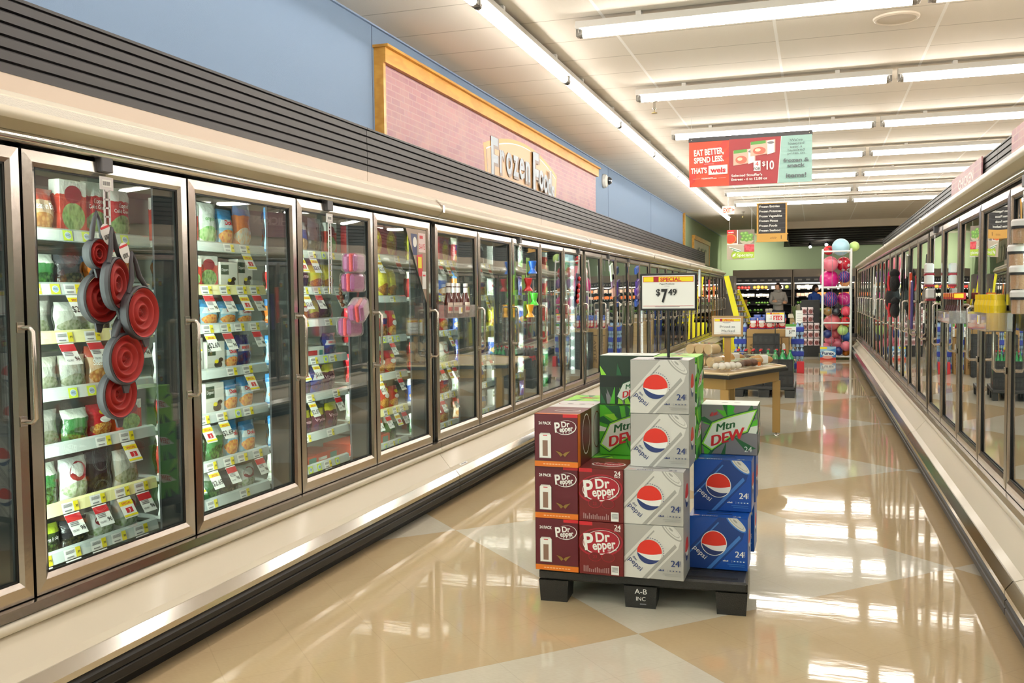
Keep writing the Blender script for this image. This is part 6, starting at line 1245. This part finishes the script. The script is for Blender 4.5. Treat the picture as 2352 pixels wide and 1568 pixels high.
PD = {}; CN = {'#e9a23a': 'orange-yellow', '#d96a28': 'orange', '#c8342c': 'red', '#e6cf2c': 'yellow', '#5f8f32': 'green', '#b8d05a': 'light green', '#ded8c8': 'white', '#e9b7a0': 'pale pink', '#5b3a8a': 'purple', '#3c5ba8': 'blue', '#8a5a34': 'brown'}
C1 = [[('#b8d05a', 'fruit', .045), ('#e6cf2c', 'fruit', .045), ('#ded8c8', 'produce_pack', .05)], [('#e6cf2c', 'fruit', .045), ('#8a5a34', 'fruit', .045), ('#d96a28', 'fruit', .05)], [('#e6cf2c', 'fruit', .05), ('#ded8c8', 'produce_pack', .05), ('#5f8f32', 'vegetable', .045)], [('#5b3a8a', 'produce_pack', .045), ('#ded8c8', 'produce_pack', .05), ('#5f8f32', 'vegetable', .04)], [('#ded8c8', 'produce_pack', .05), ('#b8d05a', 'vegetable', .045), ('#e9a23a', 'fruit', .05), ('#3c5ba8', 'produce_pack', .05)], [('#ded8c8', 'produce_pack', .06), ('#e9a23a', 'fruit', .055), ('#c8342c', 'fruit', .05), ('#b8d05a', 'vegetable', .055)]]
C2 = [C1[0], C1[2], [('#5f8f32', 'vegetable', .05)], [('#5f8f32', 'vegetable', .04), ('#ded8c8', 'produce_pack', .05)], [('#e9b7a0', 'produce_pack', .06), ('#d96a28', 'produce_pack', .06)], [('#e9b7a0', 'produce_pack', .06), ('#ded8c8', 'produce_pack', .06), ('#d96a28', 'produce_pack', .06)]]
produce(-2.50, -.70, 'dark produce case behind the person, with colourful shelves', 1, C1); produce(-.68, 1.15, 'dark produce case behind the ball rack with pale packs', 2, C2); produce(1.17, 3.0, 'dark produce case at the far end beyond the facing freezers', 3, C2)
# counter, flower bags, dark fixture
r = empty('wood_counter', (-.42, 24.2, 0)); b = MB(); b.box(-.2, -.3, 0, .24, .4, .74, mat('plank_wood', '#b59a6c', .6)); [b.box(-.2, -.302, .1 + k * .11, .24, -.3, .105 + k * .11, KR2) for k in range(6)]; b.build('plank_body', r); b = MB(); b.box(-.24, -.36, .74, .28, .44, .83, mat('counter_cream', '#ddd2ba', .4), .005); b.build('countertop', r); tag(r, 'plank-sided counter with a cream top just beyond the person', 'counter')
r = empty('dark_display', (-.02, 20.6, 0)); b = MB(); b.box(-.28, -.2, 0, .08, .4, .08, BLK); b.box(-.06, -.02, .08, .0, .05, 1.2, BLK); b.box(-.30, -.22, .08, .10, -.19, 1.15, BLK); b.box(-.28, -.2, 1.15, .1, .35, 1.20, BLK); b.build('display_stand', r); tag(r, 'black display stand carrying pink bags, beside the ball rack', 'display stand')
PK = prod_mat('p_pinkbag', '#cfa9ad', '#e3d3d3', '#b5344a', '#6d4a40', pic=(.5, .4, .3, .3))
for i in range(3):
    for j in range(5):
        if i == 2 and j > 2: continue
        o = bag(.11, .15, .03, PK, 80 + i * 5 + j, (), 'pink_treat_bag') if (i, j) == (0, 0) else pk0.copy()
        if (i, j) == (0, 0): pk0 = o
        else: COL.objects.link(o)
        o.location = (-.235 + i * .125, 20.36, .24 + j * .165); o.rotation_euler = (0, 0, .1 * ((i + j) % 3 - 1)); tag(o, 'pink and white treat bag, %s column, %s row up, on the black stand' % (ordn[i], ordn[j]), 'treat bag', 'pink treat bags on the black stand')
r = empty('white_notice', (-.33, 20.0, .72)); b = MB(); b.box(-.07, -.005, 0, .07, .005, .27, WHITE); [b.box(-.05, -.0065, .05 + k * .05, .05, -.0052, .055 + k * .05, GREY) for k in range(4)]; b.build('notice_sheet', r); b = MB(); b.tube([(0, .01, -.72), (0, .01, .1)], .008, BLACK, 6); b.build('notice_pole', r); tag(r, 'white notice card on a thin pole by the black stand', 'notice')
b = MB(); q = random.Random(4)
FLM = mat('foil_wrap', '#8f8a78', .3, metal=.4, bump=1., bscale=30); FLM2 = mat('bouquet_green', '#4d5a30', .7, bump=1., bscale=40)
r = empty('bouquet_stand', (-.33, 22.3, 0)); b = MB(); b.box(-.12, -.12, 0, .12, .12, .55, mat('stand_brown', '#4a3a2c', .5)); b.build('stand_box', r)
for k in range(7): b = MB(); a = k * .9; b.lathe([(.02, .55), (.05, .7), (.11, .92), (.10, .93), (.001, .86)], FLM if k % 2 else FLM2, 10, c=(.12 * math.cos(a) * (k > 0), .12 * math.sin(a) * (k > 0), .03 * k)); b.build('wrapped_bouquet', r)
tag(r, 'stand of foil wrapped bouquets beyond the person', 'flower stand')

# ================================================================== THE PERSON
SKIN = mat('skin', '#c99678', .5); HOOD = mat('hoodie_grey', '#918a84', .85, bump=.5, bscale=60); HAIR = mat('hair_brown', '#2a1a14', .5); JEAN = mat('jeans_dark', '#2c3040', .8)
def skin_mesh(name, chains, mt, parent=None, sub=2):
    """chains: list of (list of (point, radius or (rx, ry)))"""
    vs, es, rs = [], [], []; idx = {}
    for ch in chains:
        prev = None
        for p, rr in ch:
            k = tuple(round(v, 4) for v in p)
            if k not in idx: idx[k] = len(vs); vs.append(p); rs.append(rr if isinstance(rr, tuple) else (rr, rr))
            if prev is not None and prev != idx[k]: es.append((prev, idx[k]))
            prev = idx[k]
    me = bpy.data.meshes.new(name); me.from_pydata(vs, es, []); o = bpy.data.objects.new(name, me); COL.objects.link(o); me.materials.append(mt)
    m_ = o.modifiers.new('skin', 'SKIN'); m_.use_smooth_shade = True
    for i, v in enumerate(me.skin_vertices[0].data): v.radius = rs[i]; v.use_root = (i == 0)
    if sub: o.modifiers.new('subdivision', 'SUBSURF').levels = sub; o.modifiers['subdivision'].render_levels = sub
    if parent: o.parent = parent
    return o
pr_ = empty('person', (-1.0, 26.5, 0), .25)
# looks towards -x; arms folded across the chest; body faces the camera (-y)
pel, wst, cst, nk = (0, 0, .92), (0, .0, 1.05), (0, 0, 1.28), (0, 0, 1.40)
body = [[(pel, (.11, .08)), (wst, (.115, .085)), (cst, (.135, .095)), (nk, .05), ((-.01, -.01, 1.46), .045)]]
for s in (-1, 1):
    body.append([(pel, (.11, .08)), ((s * .08, 0, .84), .075), ((s * .09, -.01, .48), .058), ((s * .09, .02, .10), .036), ((s * .10, -.10, .03), .034)])
    hand_end = (-s * .09, -.17, 1.12 + .02 * s)
    body.append([(cst, (.135, .095)), ((s * .16, 0, 1.34), .05), ((s * .20, -.02, 1.10), .040), ((s * .02, -.17, 1.10 + .03 * s), .032), (hand_end, .024)])
bm_ = skin_mesh('body', body, SKIN, pr_)
hd = MB(); hd.M = Matrix.Translation((-.012, -.012, 1.535)) @ Matrix.Rotation(-.95, 4, 'Z')
prof = []
def headpt(a, e):  # a around, e from bottom 0..pi ; face looks to -y
    x = .072 * math.sin(e) * math.cos(a); y = .090 * math.sin(e) * math.sin(a); z = -.112 * math.cos(e)
    if y < 0: y *= 1 - .10 * max(0, -z / .11) ; 
    if z < 0: x *= 1 - .35 * (-z / .112) ** 1.5; y *= 1 - .12 * (-z / .112)
    if y < 0 and abs(x) < .016 and -.035 < z < .012: y -= .020 * (1 - abs(x) / .016) * (1 - abs(z + .018) / .03 if abs(z + .018) < .03 else 0)  # nose
    if y < 0 and .010 < abs(x) < .045 and .0 < z < .03: y += .008   # eye sockets
    return (x, y, z)
n1, n2 = 36, 26
hv = [headpt(2 * math.pi * i / n1, math.pi * j / n2) for j in range(n2 + 1) for i in range(n1)]
hd.add(hv, [(j * n1 + i, j * n1 + (i + 1) % n1, (j + 1) * n1 + (i + 1) % n1, (j + 1) * n1 + i) for j in range(n2) for i in range(n1)], SKIN, True)
for s in (-1, 1): hd.sphere((s * .072, .008, -.005), .022, SKIN, 8, 6, (.35, .7, 1.1))
for s in (-1, 1): hd.sphere((s * .028, -.074, .014), .010, WHITE, 8, 6, (1.2, .6, .7)); hd.sphere((s * .028, -.080, .014), .005, BLACK, 6, 5)
hd.sphere((0, -.079, -.055), .016, mat('lips', '#a85c55', .5), 8, 6, (1.4, .4, .35))
hd.tube([(0, .0, -.14), (0, .0, -.06)], .045, SKIN, 12)
hd.build('head', bm_)
b = MB(); b.M = Matrix.Translation((-.012, -.012, 1.535)) @ Matrix.Rotation(-.95, 4, 'Z')
hvv = []
for j in range(15):
    e = math.pi * (1 - j / 14 * .62)
    for i in range(24):
        a = 2 * math.pi * i / 24; x, y, z = .079 * math.sin(e) * math.cos(a), .097 * math.sin(e) * math.sin(a), -.120 * math.cos(e)
        if y < -.03: z = max(z, .055); 
        hvv.append((x, y + .006, z))
b.add(hvv, [(j * 24 + i, (j + 1) * 24 + i, (j + 1) * 24 + (i + 1) % 24, j * 24 + (i + 1) % 24) for j in range(14) for i in range(24)], HAIR, True); b.sphere((0, .115, -.01), .035, HAIR, 12, 8, (1, 1.1, 1.2)); b.build('hair', bm_)
hoodc = [[((0, 0, .80), (.17, .125)), ((0, 0, .98), (.15, .11)), ((0, 0, 1.15), (.15, .105)), ((0, 0, 1.30), (.155, .108)), ((0, .01, 1.395), (.085, .075))]]
for s in (-1, 1): hoodc.append([((0, 0, 1.30), (.155, .108)), ((s * .165, 0, 1.335), .072), ((s * .215, -.03, 1.11), .062), ((s * .02, -.185, 1.10 + .035 * s), .050), ((-s * .07, -.19, 1.12 + .03 * s), .040)])
skin_mesh('hoodie', hoodc, HOOD, pr_)
b = MB(); b.M = Matrix.Translation((0, .035, 1.40)); b.lathe([(.05, .0), (.10, -.03), (.125, .0), (.105, .05), (.07, .055), (.05, .02)], HOOD, 18); b.build('hood', pr_)
jn = [[((0, 0, .95), (.16, .12)), ((0, 0, .84), (.165, .125))]] + [[((0, 0, .84), (.165, .125)), ((s * .09, 0, .78), .10), ((s * .09, -.01, .48), .072), ((s * .09, .02, .11), .058)] for s in (-1, 1)]
skin_mesh('trousers', jn, JEAN, pr_)
for s in (-1, 1): b = MB(); b.sphere((s * .095, -.05, .035), .05, BLACK, 12, 8, (.9, 2.2, .8)); b.build('shoe', pr_)
for s in (-1, 1):
    hx_, hz = -s * .09, 1.12 + .02 * s
    b = MB(); b.box(min(hx_, hx_ - s * .05), -.215, hz - .03, max(hx_, hx_ - s * .05), -.19, hz + .03, SKIN, .008)
    for k in range(4): b.tube([(hx_ - s * .045, -.202, hz + .024 - k * .016), (hx_ - s * (.085 + .006 * (k in (1, 2))), -.205, hz + .022 - k * .015), (hx_ - s * (.105 + .008 * (k in (1, 2))), -.19, hz + .02 - k * .014)], [.008, .0075, .006], SKIN, 6)
    b.tube([(hx_ - s * .01, -.205, hz + .028), (hx_ - s * .035, -.21, hz + .052), (hx_ - s * .055, -.205, hz + .058)], [.010, .009, .007], SKIN, 6); b.build('hand', bm_)
tag(pr_, 'person in a grey hoodie with folded arms, hair tied back, looking aside', 'person')
# second figure: only dark hair and a blue sleeve show behind the rack
p2 = empty('person', (-.05, 28.6, 0), .6); body = [[((0, 0, .9), (.14, .1)), ((0, 0, 1.25), (.14, .1)), ((0, 0, 1.38), .05), ((0, -.05, 1.45), .08)]] + [[((0, 0, .9), (.14, .1)), ((s * .09, 0, .8), .09), ((s * .09, 0, .1), .04), ((s * .09, -.1, .03), .035)] for s in (-1, 1)] + [[((0, 0, 1.25), (.14, .1)), ((s * .17, 0, 1.3), .05), ((s * .2, -.08, 1.05), .045), ((s * .12, -.3, 1.05), .03)] for s in (-1, 1)]
bd = skin_mesh('body', body, mat('blue_sleeve', '#2b4fa0', .8), p2); b = MB(); b.sphere((0, -.05, 1.50), .105, HAIR, 14, 10, (.9, 1, 1.1)); b.sphere((0, -.10, 1.47), .07, SKIN, 12, 8); b.build('hair', bd)
tag(p2, 'dark haired person in blue, mostly hidden behind the ball rack', 'person')
